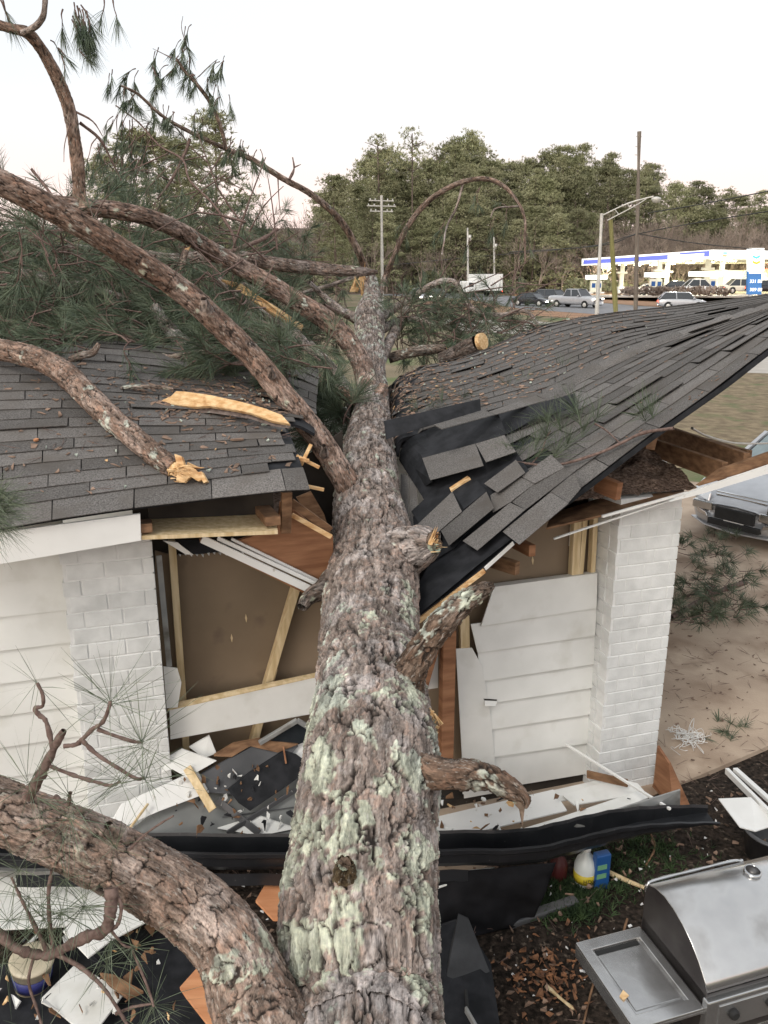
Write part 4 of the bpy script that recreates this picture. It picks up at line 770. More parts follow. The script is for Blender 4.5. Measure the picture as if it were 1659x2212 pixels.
# thin bare twigs
def twig(rows, r0, r1): tw.tube([W(*r_) for r_ in rows], r0, r1, nu=5, sub=4)
for rows, r0, r1 in (([(160, 240, 6.4), (200, 262, 6.45), (222, 295, 6.5)], .010, .003), ([(172, 265, 6.5), (215, 300, 6.6), (240, 345, 6.7), (262, 390, 6.8)], .014, .005),
    ([(155, 255, 6.4), (140, 310, 6.4), (138, 350, 6.4)], .006, .002), ([(68, 365, 6.5), (100, 405, 6.5), (125, 440, 6.5), (160, 480, 6.5)], .010, .014),
    ([(250, 228, 9.2), (300, 265, 9.1), (345, 315, 9.0), (395, 345, 8.9), (410, 390, 8.8), (460, 440, 8.8), (500, 500, 8.8), (508, 535, 8.8)], .008, .018),
    ([(400, 90, 9), (392, 60, 9), (395, 35, 9)], .006, .003), ([(370, 125, 9), (350, 115, 9), (330, 105, 9)], .008, .003), ([(430, 165, 9.1), (455, 140, 9.1), (470, 128, 9.1)], .006, .003),
    ([(625, 388, 10.1), (635, 365, 10.1), (632, 340, 10.1)], .02, .008), ([(635, 362, 10.1), (650, 355, 10.1)], .012, .004), ([(600, 375, 10.1), (602, 420, 10), (605, 460, 10)], .008, .004),
    ([(410, 300, 9.2), (400, 330, 9.2), (370, 390, 9.2), (340, 430, 9.1)], .02, .012), ([(480, 330, 9.4), (455, 370, 9.3), (430, 395, 9.2)], .012, .006),
    ([(350, 790, 6.6), (345, 765, 6.6), (335, 740, 6.7)], .022, .014), ([(480, 550, 9), (560, 520, 9.2), (600, 495, 9.4)], .03, .02), ([(380, 600, 7.6), (390, 570, 7.5), (402, 535, 7.4)], .04, .022),
    ([(700, 660, 10), (760, 690, 10.4), (775, 700, 10.6)], .03, .035)):
    twig(rows, r0, r1)
for k in range(170):
    x, y = RNG.uniform(0, 600), RNG.uniform(480, 745); z = RNG.uniform(7.0, 10.5); p = W(x, y, z); d = RNG.standard_normal(3) * .35 + np.array([-.3, 0, -.05]); tw.tube([p, p + d * .5 + RNG.standard_normal(3) * .05, p + d], .010, .004, nu=4, sub=2)
for k in range(60):
    x, y = RNG.uniform(850, 1120), RNG.uniform(610, 745); z = RNG.uniform(10.2, 12); p = W(x, y, z); d = RNG.standard_normal(3) * .35 + np.array([.3, 0, 0]); tw.tube([p, p + d * .5 + RNG.standard_normal(3) * .05, p + d], .010, .004, nu=4, sub=2)
# near sprig, left: crooked twigs with long needle stars
def near(rows, r0, r1, z): tw.tube([W(x, y, z + dz) for x, y, dz in rows], r0, r1, nu=8, sub=6)
Zn = 2.75
near([(62, 1718, .05), (85, 1680, 0), (105, 1640, -.02), (125, 1600, -.04), (138, 1578, -.05)], .021, .011, Zn)
near([(138, 1612, -.03), (165, 1608, -.03), (180, 1595, -.05), (200, 1575, -.06), (222, 1560, -.08), (235, 1530, -.1), (238, 1515, -.1)], .008, .006, Zn)
near([(210, 1575, -.06), (250, 1590, -.05), (290, 1602, -.05), (306, 1603, -.05)], .006, .006, Zn)
near([(178, 1600, -.05), (210, 1630, -.05), (260, 1662, -.05), (295, 1682, -.05), (312, 1680, -.05)], .007, .005, Zn)
near([(108, 1655, -.02), (160, 1675, -.02), (210, 1690, 0), (240, 1697, 0), (260, 1688, 0)], .007, .005, Zn)
near([(115, 1620, -.04), (100, 1560, -.05), (85, 1545, -.05), (75, 1530, -.05), (92, 1525, -.05), (92, 1500, -.06), (80, 1475, -.06)], .009, .005, Zn)
near([(120, 1720, .1), (145, 1740, .05), (152, 1712, .02)], .009, .006, Zn)
for x, y, n_, l_, sp in ((238, 1512, 46, .24, 1.9), (306, 1603, 50, .24, 2.0), (312, 1680, 34, .2, 1.8), (260, 1688, 34, .22, 2.0), (80, 1474, 20, .2, 2.1), (60, 1690, 26, .2, 1.6), (75, 1715, 18, .22, 1.5), (152, 1722, 20, .2, 1.6), (150, 1765, 26, .22, 1.4), (250, 1830, 26, .2, 1.3)):
    tn.add(W(x, y, Zn - .06), np.array([.1, -.5, .7]), n_, l_, .0022, sp, .1)
# lower left twigs under the limb
near([(240, 1918, -.02), (240, 1950, -.03), (236, 1985, -.03), (225, 2012, -.02), (190, 2022, -.02), (150, 2042, 0), (110, 2062, 0), (70, 2060, 0), (30, 2045, 0), (-20, 2000, 0)], .021, .016, Zn)
near([(252, 1930, -.02), (262, 1960, -.02), (255, 1995, -.02), (240, 2010, -.02)], .006, .006, Zn)
near([(118, 2062, 0), (108, 2000, 0), (105, 1930, 0), (112, 1880, 0)], .007, .006, Zn)
near([(105, 2060, 0), (70, 1990, -.02), (45, 1940, -.02), (25, 1895, -.02)], .008, .004, Zn)
near([(240, 2010, 0), (265, 2040, 0), (285, 2048, 0)], .005, .004, Zn)
near([(120, 2060, 0), (175, 2090, -.02), (220, 2130, -.04), (255, 2180, -.05), (290, 2240, -.06)], .008, .005, Zn)
near([(285, 2050, 0), (310, 2110, -.02), (325, 2150, -.03), (332, 2175, -.04)], .005, .004, Zn)
near([(250, 2190, -.03), (290, 2175, -.03), (330, 2168, -.03)], .006, .004, Zn)
near([(75, 2060, 0), (62, 2120, 0), (80, 2180, 0), (95, 2230, 0)], .006, .004, Zn)
near([(280, 1835, -.04), (310, 1805, -.05), (345, 1780, -.05), (375, 1762, -.05)], .005, .003, Zn)
for x, y, n_, l_, sp in ((180, 1960, 60, .2, 1.9), (130, 1975, 60, .2, 2.0), (95, 1985, 40, .2, 1.8), (285, 2048, 36, .17, 1.6), (230, 2085, 34, .15, 1.6), (330, 2172, 40, .18, 2.0), (60, 1940, 30, .2, 1.6), (20, 1990, 36, .2, 1.7), (240, 2030, 24, .16, 1.5), (95, 2235, 24, .15, 1.6), (300, 2225, 22, .15, 1.6), (40, 1880, 26, .2, 1.4), (140, 1900, 26, .2, 1.4), (10, 2080, 24, .18, 1.6)):
    tn.add(W(x, y, Zn), np.array([.1, -.4, .3]), n_, l_, .0022, sp, .3)
# needles at far left over the eave
for k in range(16): tn.add(W(-10 + RNG.normal() * 12, 1095 + RNG.normal() * 25, 3.9), np.array([.9, -.2, RNG.normal() * .5]), 26, .2, .0022, 1.0, .2)
# sprig lying on the right slope
tw.tube([onR(985 - 5, 1048, .05), onR(1020, 1010, .06), onR(1070, 995, .05), onR(1130, 1000, .06), onR(1200, 1005, .05), onR(1290, 980, .05), onR(1340, 958, .05), onR(1390, 935, .06), onR(1455, 925, .06)], .007, .012, nu=6, sub=4)
tw.tube([onR(1150, 1000, .05), onR(1170, 975, .07), onR(1180, 945, .10), onR(1190, 930, .12)], .006, .004)
tw.tube([onR(1340, 958, .05), onR(1310, 930, .05), onR(1285, 915, .06)], .006, .008)
for x, y, o_ in ((1110, 985, .05), (1150, 990, .08), (1180, 940, .12), (1210, 920, .12), (1250, 900, .10), (1200, 980, .08), (1130, 960, .10), (1260, 930, .08), (1225, 960, .08), (1390, 900, .08), (1405, 890, .06), (1290, 900, .08), (1160, 960, .1), (1240, 880, .08), (1180, 910, .14)):
    tf.add(onR(x, y, o_), np.array([-.1, -.2, 1]) + RNG.standard_normal(3) * .3, 44, .23, .0028, 1.0, .1)
for x, y in ((955, 870), (930, 880), (900, 885), (1000, 860), (1100, 840), (1135, 830), (1215, 800)):
    tf.add(T(x, y, 1.9), np.array([0, -.2, 1]) + RNG.standard_normal(3) * .4, 30, .2, .003, 1.2, .1)
tw.build('twigs', M['twig'], pine); tf.build('needles', M['needle'], pine); tn.build('long_needles', M['needle_near'], pine)
# ---------------- loose limbs on the roof
b8 = thing('broken_limb', 'thick brown limb with a splintered yellow end resting on the left roof', 'branch', W(200, 860, 5.2))
bark_tube('limb', limb([(-120, 740, 46, 5.75), (0, 755, 50, 5.6), (80, 775, 54, 5.5), (130, 800, 58, 5.4), (175, 840, 58, 5.25), (215, 880, 56, 5.1), (260, 920, 54, 4.98), (310, 962, 54, 4.85), (350, 995, 52, 4.76), (380, 1015, 50, 4.70)], f=.88), b8, nu=110, dv=.009, plate=(.05, .06), amp=.009, seed=41, tint=(.88, .75, .66), lich=.2, cap1=.9)
for pts in ([(376, 980), (392, 985), (400, 1010), (385, 1020)], [(385, 1000), (420, 1012), (440, 1035), (428, 1040), (412, 1030), (398, 1042), (380, 1038)], [(425, 1020), (436, 1018), (448, 1040), (440, 1044)]):
    poly('splinter', [W(x, y, 4.60) for x, y in pts], (0, .05, -.02), M['fresh_wood'], b8, .004)
slivers(W(392, 1018, 4.64), W(440, 1036, 4.5) - W(392, 1018, 4.64), .05, 34, .12, b8)
b7 = thing('horizontal_limb', 'long dark limb snapped to a point, lying level in front of the trunk fork', 'branch', W(600, 575, 9.4))
bark_tube('limb', limb([(330, 570, 24, 9.3), (420, 556, 26, 9.35), (500, 553, 27, 9.4), (580, 568, 28, 9.4), (660, 578, 27, 9.4), (730, 584, 24, 9.4), (785, 587, 18, 9.4), (816, 588, 5, 9.4)]), b7, nu=48, dv=.016, plate=(.05, .08), amp=.008, seed=43, lich=.05, tint=(.62, .58, .56))
bc = thing('cut_log', 'dark log with a round pale sawn end lying on the roof ridge', 'log', W(1010, 745, 9.6))
bark_tube('limb', limb([(955, 778, 34, 9.9), (985, 765, 36, 9.8), (1010, 752, 36, 9.7), (1030, 742, 36, 9.62)]), bc, nu=48, dv=.016, plate=(.06, .08), amp=.01, seed=45, lich=.3, tint=(.45, .42, .4))
n_ = 28; cc = W(1044, 737, 9.56); nv = np.array([.75, -.6, .25]); nv /= np.linalg.norm(nv); a1 = np.cross(nv, UP); a1 /= np.linalg.norm(a1); a2 = np.cross(a1, nv)
Vd = [cc + (a1 * math.cos(2 * np.pi * k / n_) * .105 + a2 * math.sin(2 * np.pi * k / n_) * .098) for k in range(n_)]
poly('cut_face', Vd, -nv * .05, M['fresh_wood'], bc)
for nm, rows, lb, tc, sd0 in (('grey_limb', [(335, 665, 22, 7.1), (350, 690, 26, 7.0), (375, 720, 28, 6.9), (405, 748, 30, 6.8), (440, 780, 26, 6.7)], 'pale grey limb lying on shingles behind the big slanting limb', (.8, .85, .85), 47),
                      ('bent_limb', [(345, 772, 18, 6.4), (370, 775, 18, 6.35), (410, 768, 18, 6.3), (465, 762, 16, 6.3)], 'short bent limb lying level above the yellow splintered slab', (.7, .66, .62), 48),
                      ('mossy_limb', [(840, 775, 20, 9.8), (870, 765, 22, 9.8), (910, 757, 22, 9.8), (960, 752, 18, 9.9)], 'lichen spotted limb lying between trunk and sawn log', (.6, .56, .5), 49)):
    t_ = thing(nm, lb, 'branch', W(*rows[1][:2], rows[1][3])); bark_tube('limb', limb(rows), t_, nu=36, dv=.014, plate=(.04, .06), amp=.008, seed=sd0, lich=.5, cap1=.6, tint=tc)
def small_limb(name, lb, rows, sd0, lc_=.3, tc=(.8, .75, .7), **kw):
    t_ = thing(name, lb, 'branch', W(*rows[1][:2], rows[1][3])); bark_tube('limb', limb(rows), t_, nu=24, dv=.012, plate=(.03, .05), amp=.005, seed=sd0, lich=lc_, tint=tc, **kw)
small_limb('short_limb', 'short brown limb lying behind the splintered limb on shingles', [(150, 778, 14, 5.9), (175, 768, 15, 5.9), (200, 762, 14, 5.9), (214, 742, 8, 5.9)], 51)
small_limb('twig_piece', 'mossy twig with an orange broken end left of the yellow slab', [(262, 838, 7, 5.6), (300, 836, 9, 5.6), (345, 836, 8, 5.6), (375, 840, 6, 5.6)], 52, .9)
small_limb('snapped_stick', 'upright snapped stick with a fresh orange tip behind the slanting limb', [(378, 620, 13, 7.4), (388, 590, 13, 7.4), (396, 560, 13, 7.4), (403, 540, 10, 7.4)], 53, .1, cap1=1.2)
slab = thing('split_wood_slab', 'long pale yellow slab of split trunk wood lying on the left roof', 'wood', W(480, 890, 5.2))
q2 = lambda zx, zy: (293.8 + zx / 4, 725.8 + zy / 4)
top_ = [(345, 475), (420, 478), (640, 508), (900, 565), (1100, 620), (1260, 680), (1330, 760), (1180, 735), (990, 665), (860, 640), (640, 605), (520, 612), (420, 605), (185, 575), (240, 545), (300, 520)]
tz = lambda zx: 5.62 - (zx - 180) / 1150 * .36
V = [W(*q2(*p), tz(p[0]) - .05) for p in top_]; poly('fresh_face', V, (0, .02, -.018), M['fresh_wood'], slab, .003)
V = [W(*q2(p[0], p[1] + 14), tz(p[0])) for p in top_[6:14]] + [W(*q2(p[0], p[1] + 62 - abs(p[0] - 700) * .035), tz(p[0]) - .01) for p in top_[6:14][::-1]]
poly('bark_side', V, (0, .06, .0), M['bark_plain'], slab, .003)
def text_obj(name, body, size, loc, rz, m, parent, ext=.0006, tilt=math.radians(90)):
    tb = bpy.data.curves.new(name, 'FONT'); tb.body = body; tb.size = size; tb.extrude = ext
    to = bpy.data.objects.new(name + '_tmp', tb); COL.objects.link(to); bpy.context.view_layer.update()
    me = bpy.data.meshes.new_from_object(to.evaluated_get(bpy.context.evaluated_depsgraph_get())); bpy.data.objects.remove(to)
    o = bpy.data.objects.new(name, me); COL.objects.link(o); me.materials.clear(); me.materials.append(m)
    if parent is not None: o.parent = parent; loc = np.array(loc) - wloc(parent)
    o.location = tuple(loc); o.rotation_euler = (tilt, 0, rz); return o
# ------------------------------------------------------------------ PORCH DEBRIS
def hp(x, y, h): return G(x, y, h)
def loose(name, label, cat, pts, ext, m, group=None, bw=.002, parts=()):
    c = np.mean(pts, 0); t_ = thing(name, label, cat, c, group); poly('board' if cat in ('board', 'panel') else 'piece', pts, ext, M[m], t_, bw); return t_
D_ = UP * -.012
def flat(name, label, cat, px, hs_, m, group=None, th=.012):
    if np.isscalar(hs_): hs_ = [hs_] * len(px)
    return loose(name, label, cat, [hp(x, y, h) for (x, y), h in zip(px, hs_)], UP * -th, m, group)
GR = 'white boards thrown over the porch'
flat('white_board', 'long white board lying against the siding foot, furthest from the gutter', 'board', [(938, 1765), (1290, 1685), (1380, 1700), (1180, 1735), (938, 1790)], .28, 'white', GR)
flat('white_board', 'wide white panel strewn with bark and a brown leaf right of the trunk', 'board', [(938, 1765), (1195, 1705), (1225, 1750), (990, 1806), (938, 1790)], .34, 'white_trim', GR)
flat('white_board', 'grey white board below the brick pillar with dirty front edge', 'board', [(1215, 1718), (1330, 1680), (1378, 1692), (1395, 1712), (1240, 1738)], .30, 'white', GR)
flat('white_board', 'curved white board leaning on the inside of the black gutter', 'board', [(1060, 1810), (1200, 1768), (1385, 1706), (1400, 1722), (1330, 1752), (1140, 1815)], [.42, .42, .42, .40, .40, .42], 'white', GR)
loose('grey_slab', 'flat dirty gutter lining standing behind the black gutter right end', 'panel', [hp(1080, 1815, .50), hp(1220, 1785, .52), hp(1360, 1740, .56), hp(1470, 1706, .62), hp(1469, 1752, .44), hp(1340, 1786, .42), hp(1145, 1822, .42)], (0, .012, 0), 'grey_metal')
o = thing('brown_lath', 'short rough brown plank leaning at the foot of the brick pillar', 'board', hp(1310, 1680, .3)); bar('plank', hp(1268, 1672, .33), hp(1356, 1692, .36), .06, .02, M['old_wood'], o)
o = thing('white_rod', 'thin white trim strip slanting from the siding down to the gutter', 'trim', hp(1340, 1680, .5)); bar('rod', T(1222, 1608, .12), hp(1448, 1748, .55), .018, .018, M['white_trim'], o)
o = thing('leaning_plank', 'reddish brown plank leaning beside the foot of the brick pillar', 'board', hp(1445, 1690, .2)); poly('plank', [hp(1420, 1612, .42), hp(1445, 1650, .35), hp(1488, 1745, .0), hp(1455, 1755, .0), hp(1408, 1700, .02), hp(1412, 1690, .1)], (.02, .02, 0), M['red_wood'], o, .002)
o = thing('leaning_plank', 'narrow dark plank standing behind the reddish leaning plank', 'board', hp(1430, 1690, .2)); poly('plank', [hp(1420, 1650, .2), hp(1430, 1655, .2), hp(1446, 1720, .0), hp(1432, 1722, .0)], (-.01, -.02, 0), M['felt'], o, .002)
# black gutter: extruded K profile, torn open at its right end
gut = thing('black_gutter', 'long crumpled black metal gutter fallen across the porch in front of the house', 'gutter', hp(700, 1840, .45))
gp = [(-120, 1850, .55), (120, 1852, .53), (300, 1848, .52), (620, 1850, .5), (800, 1850, .5), (945, 1842, .5), (1130, 1838, .47), (1240, 1815, .46), (1340, 1790, .48), (1440, 1775, .50), (1540, 1766, .50)]
GC = catmull(np.array([hp(x, y, h) for x, y, h in gp]), 6); nG = len(GC); Tn, _, _ = frames(GC); V = []; fr = np.linspace(0, 1, nG)
for i in range(nG):
    side = np.cross(Tn[i], UP); side /= np.linalg.norm(side); side *= -1 if side[1] > 0 else 1   # towards the viewer
    k = 1 - .72 * max(0, (fr[i] - .72) / .28) ** 1.3; kk = 1 + 0 * fr[i]; wob = .004 * math.sin(i * 1.7)
    prof = [(-.075, .085), (-.075, -.06), (.03, -.075), (.055, -.03), (.06, .03), (.085, .055), (.085, .085), (.07, .088), (.07, .082), (.078, .078), (.078, .058), (.05, .034), (.045, -.028), (.024, -.066), (-.068, -.052), (-.068, .085)]
    for a, b in prof: V.append(GC[i] + side * (a + wob) * (1.05) + UP * (b * k + (.02 if a < -.07 and b > 0 else 0)))
gf = [list(f) for f in gridfaces(nG, len(prof))] + [list(range(len(prof)))[::-1], list(range((nG - 1) * len(prof), nG * len(prof)))]
bev(fastmesh('trough', np.array(V), gf, M['black_metal'], gut), .002)
V = []
for i in range(4, int(nG * .55)):
    side = np.cross(Tn[i], UP); side /= np.linalg.norm(side); side *= -1 if side[1] > 0 else 1
    for a, b in ((.088, -.055), (.092, -.135), (.098, -.135), (.094, -.05)): V.append(GC[i] + side * a + UP * (b + .004 * math.sin(i * 2.3)))
fastmesh('drip_flashing', np.array(V), [list(f) for f in gridfaces(len(V) // 4, 4)], M['black_metal'], gut)
# soffit of fallen porch roof, dark sheets and void under the gutter
flat('white_sheet', 'white triangular sheet poking out below the gutter right of the trunk', 'panel', [(938, 1888), (1070, 1872), (938, 1920)], .34, 'white')
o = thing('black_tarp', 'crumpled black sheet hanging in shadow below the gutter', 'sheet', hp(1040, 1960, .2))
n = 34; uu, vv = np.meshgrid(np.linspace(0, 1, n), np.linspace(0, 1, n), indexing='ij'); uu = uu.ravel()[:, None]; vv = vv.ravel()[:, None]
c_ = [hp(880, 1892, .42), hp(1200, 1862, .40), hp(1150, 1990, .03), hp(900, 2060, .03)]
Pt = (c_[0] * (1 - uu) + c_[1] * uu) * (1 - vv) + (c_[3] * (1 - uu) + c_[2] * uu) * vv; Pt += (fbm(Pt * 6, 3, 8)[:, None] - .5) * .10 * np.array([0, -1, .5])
gi = (np.arange(n - 1)[:, None] * n + np.arange(n - 1)[None, :]).ravel(); so_ = fastmesh('sheet', Pt, np.stack([gi, gi + n, gi + n + 1, gi + 1], -1), mat('black_plastic', (.004, .004, .005), (.010, .010, .012), .85, 6, spec=.2), o, smooth=True); md = so_.modifiers.new('s', 'SOLIDIFY'); md.thickness = .004  # black tarp, its colour deepened to carry the shade of the void
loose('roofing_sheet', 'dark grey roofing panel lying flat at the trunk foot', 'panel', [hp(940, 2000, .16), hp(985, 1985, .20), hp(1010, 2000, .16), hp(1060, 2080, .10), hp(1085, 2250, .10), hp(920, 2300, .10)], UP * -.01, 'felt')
loose('roofing_sheet', 'torn charcoal panel standing on end beside the trunk', 'panel', [hp(990, 1975, .30), hp(1012, 1985, .28), hp(1058, 2100, .12), hp(960, 2130, .12), hp(975, 2040, .2)], (0, .01, 0), 'char_sheet')
o = thing('curb_block', 'mossy grey edging stone half buried in the mulch', 'edging', hp(1180, 1962, .03)); bar('stone', hp(1100, 1998, .03), hp(1245, 1948, .03), .07, .07, M['vinyl_dark'], o, bw=.01)
o = thing('hand_tool', 'black handled tool with a pale grey tip lying on the dark panel', 'tool', hp(1020, 2180, .14)); bar('handle', hp(1006, 2140, .14), hp(1012, 2195, .14), .025, .015, M['rubber'], o); bar('blade', hp(1006, 2180, .15), hp(1030, 2222, .15), .04, .015, M['grey_metal'], o)
# debris left of the trunk, leaning in the broken bay and against the pillar
def lean(x, y, k=0.0): return T(x, y, np.interp(y, [1560, 1620, 1810], [.24, .16, -.26]) - k)
def leant(name, label, cat, px, k, m, group=None, th=.012): return loose(name, label, cat, [lean(x, y, k) for x, y in px], HN * th, m, group)
sd2 = thing('grey_door', 'grey flat storm door lying tilted under the white board, left of the trunk', 'door', lean(560, 1760))
M['grey_vinyl'] = mat('grey_vinyl', (.15, .155, .15), (.25, .255, .245), .45, 2, 4)
poly('door_panel', [lean(262, 1812), lean(360, 1735), lean(520, 1700), lean(690, 1640), lean(720, 1808), lean(560, 1812)], HN * .02, M['grey_vinyl'], sd2, .003)
bar('rail', lean(490, 1800, .03), lean(700, 1668, .03), .012, .035, M['vinyl_dark'], sd2, up=-HN); bar('rail', lean(470, 1728, .03), lean(560, 1800, .03), .012, .045, M['vinyl_dark'], sd2, up=-HN); bar('seam', lean(480, 1765, .012), lean(700, 1735, .012), .006, .006, M['vinyl_dark'], sd2, up=-HN)
leant('roofing_scrap', 'dark torn roofing sheet heaped over the white boards left of the trunk', 'roofing', [(400, 1690), (440, 1668), (560, 1604), (600, 1596), (645, 1612), (620, 1640), (560, 1668), (500, 1716), (448, 1712)], .05, 'vinyl_dark')
leant('roofing_scrap', 'black roofing scrap with ragged edge above the grey door', 'roofing', [(492, 1706), (540, 1668), (612, 1622), (640, 1630), (660, 1645), (648, 1652), (662, 1668), (610, 1705), (540, 1752), (515, 1735)], .065, 'felt')
leant('white_board', 'white board crossing behind the hanging wooden lath left of the trunk', 'board', [(232, 1790), (262, 1738), (380, 1685), (425, 1662), (452, 1712), (345, 1752), (240, 1798)], .06, 'white_trim', GR)
leant('white_board', 'white board with rusty splinters lying nearest the trunk left side', 'board', [(570, 1632), (690, 1578), (706, 1618), (610, 1668), (600, 1655)], .02, 'white_trim', GR)
leant('white_scrap', 'white torn siding scrap standing on the rubbish heap below the stud', 'board', [(366, 1634), (393, 1618), (468, 1644), (405, 1680), (372, 1662), (350, 1668)], .09, 'white')
leant('white_scrap', 'small white scrap behind the larger torn siding scrap', 'board', [(408, 1614), (452, 1588), (468, 1628), (440, 1638)], .04, 'white')
o = thing('brown_lath', 'short brown lath hanging down in front of the white board', 'board', lean(430, 1700)); bar('plank', lean(404, 1658, .10), lean(460, 1750, .10), .015, .055, M['stud_wood'], o, up=-HN)
o = thing('broken_beam', 'reddish splintered plank lying along the top of the heap', 'board', lean(560, 1610)); poly('plank', [lean(462, 1634, .07), lean(505, 1608, .07), lean(560, 1598, .07), lean(645, 1608, .07), lean(600, 1626, .07), lean(540, 1612, .07), lean(500, 1636, .07)], HN * .03, M['old_wood'], o, .002); bar('splinter', lean(612, 1612, .08), lean(618, 1650, .08), .01, .012, M['red_wood'], o, up=-HN)
o = thing('window_frame', 'grey metal frame corner with dark glass behind the heap', 'frame', T(620, 1580, .1)); bar('rail', T(560, 1605, .1), T(642, 1556, .1), .03, .03, M['grey_metal'], o); bar('rail', T(642, 1556, .1), T(690, 1585, .1), .03, .03, M['grey_metal'], o)
poly('pane', [T(585, 1600, .12), T(642, 1562, .12), T(690, 1590, .12), T(640, 1610, .12)], HN * .006, M['glass_dark'], o)
o = thing('thin_stick', 'thin pale brown stick leaning on the white board left of the roofing sheet', 'stick', lean(290, 1775)); bar('stick', lean(268, 1806, .10), lean(320, 1736, .10), .014, .014, M['stud_wood'], o, up=-HN)
leant('white_board', 'narrow white strip half under the grey door near the gutter', 'board', [(470, 1790), (560, 1762), (640, 1790), (560, 1806)], .02, 'white', GR)
for k in range(46):
    pass
# bottom left
flat('white_sheet', 'white rectangular panel lying lowest at the left, under pine twigs', 'panel', [(90, 2155), (165, 2080), (268, 2145), (205, 2230), (160, 2215)], .15, 'white')
flat('white_sheet', 'white panel wedge between the bucket and the big limb', 'panel', [(135, 2010), (230, 1935), (420, 1935), (240, 2030), (190, 2068)], .30, 'white')
flat('white_sheet', 'broad white panel behind the bucket under the fallen gutter', 'panel', [(-60, 1890), (200, 1905), (330, 1930), (140, 2000), (-60, 2010)], .26, 'white')
o = flat('plywood_scrap', 'orange plywood piece with a torn edge beside the trunk fork', 'plywood', [(388, 2132), (447, 2066), (470, 2100), (490, 2150), (485, 2195), (510, 2230), (470, 2240), (400, 2150)], .22, 'orange_ply', th=.018)
o = flat('plywood_scrap', 'orange plywood wedge behind the crotch of limb and trunk', 'plywood', [(552, 1945), (575, 1905), (640, 1895), (640, 1985), (590, 1985)], .34, 'orange_ply', th=.018)
o = flat('plywood_scrap', 'dirty brown splintered plank under the twigs, right of the white panel', 'plywood', [(215, 2100), (245, 2104), (310, 2140), (275, 2154), (235, 2125)], .2, 'old_wood', th=.02)
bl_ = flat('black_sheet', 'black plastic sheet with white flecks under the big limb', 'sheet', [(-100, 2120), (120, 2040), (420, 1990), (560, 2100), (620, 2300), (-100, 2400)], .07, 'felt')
bk = thing('plastic_bucket', 'cream plastic tub with a dark blue label lying behind pine twigs', 'bucket', hp(65, 2120, .1))
def lathe(name, prof, c, ax, m, parent, nu=32, smooth=True):
    ax = np.array(ax, float); ax /= np.linalg.norm(ax); n1 = np.cross(ax, (0, 0, 1.) if abs(ax[2]) < .9 else (0, 1., 0)); n1 /= np.linalg.norm(n1); n2 = np.cross(ax, n1); V = []
    for r, h in prof:
        for k in range(nu): a = 2 * np.pi * k / nu; V.append(np.array(c) + ax * h + (n1 * math.cos(a) + n2 * math.sin(a)) * r)
    Fc = [list(f) for f in gridfaces(len(prof), nu)] + [list(range(nu))[::-1], list(range((len(prof) - 1) * nu, len(prof) * nu))]
    o = fastmesh(name, V, Fc, m, parent)
    if smooth:
        for p in o.data.polygons: p.use_smooth = len(p.vertices) == 4
    return o
bc_ = hp(72, 2135, .03); bax = (.10, -.05, 1)
lathe('tub', [(.085, 0), (.095, .01), (.112, .2), (.118, .2), (.118, .215), (.108, .215), (.1, .05)], bc_, bax, M['bucket'], bk)
lathe('label', [(.1005, .06), (.1115, .15), (.109, .15), (.099, .06)], bc_, bax, M['navy'], bk); lathe('lid', [(.122, .205), (.122, .222), (.10, .226), (.02, .222)], bc_, bax, M['bucket'], bk)
# bottles
for nm, lb, x, y, r, hgt, mm, lab in (('cleaner_jug', 'cloudy plastic jug with a yellow label standing under the gutter', 1262, 1905, .075, .26, 'plastic_clear', 'yellow'), ('red_can', 'dull red container in shadow left of the cloudy jug', 1205, 1895, .06, .20, 'red', None)):
    o = thing(nm, lb, 'bottle', hp(x, y, 0)); c = hp(x, y, 0.02)
    lathe('body', [(r * .9, 0), (r, .01), (r, hgt * .55), (r * .8, hgt * .72), (r * .35, hgt * .9), (r * .3, hgt)], c, UP, M[mm], o)
    if lab:
        lathe('label', [(r * 1.01, .03), (r * 1.01, .10), (r * .99, .10), (r * .99, .03)], c, UP, M[lab], o); lathe('cap', [(r * .36, hgt * .98), (r * .36, hgt * 1.1)], c, UP, M['white_paint'], o)
        text_obj('label_text', 'HDX', .04, np.array(c) + np.array([-.03, -r * 1.03, .05]), 0, M['ink'], o)
o = thing('blue_box', 'blue bottle with pale green label bands behind the cloudy jug', 'bottle', hp(1295, 1880, 0)); c = hp(1298, 1880, .14)
V, Fc = boxpts(c, .055, .03, .14, HE, HN, UP); bev(fastmesh('body', V, Fc, M['blue'], o), .012, 3)
for hh in (.05, -.02): V, Fc = boxpts(c + UP * hh - HN * .031 - HE * .012, .035, .002, .018, HE, HN, UP); fastmesh('label', V, Fc, M['green_l'], o)
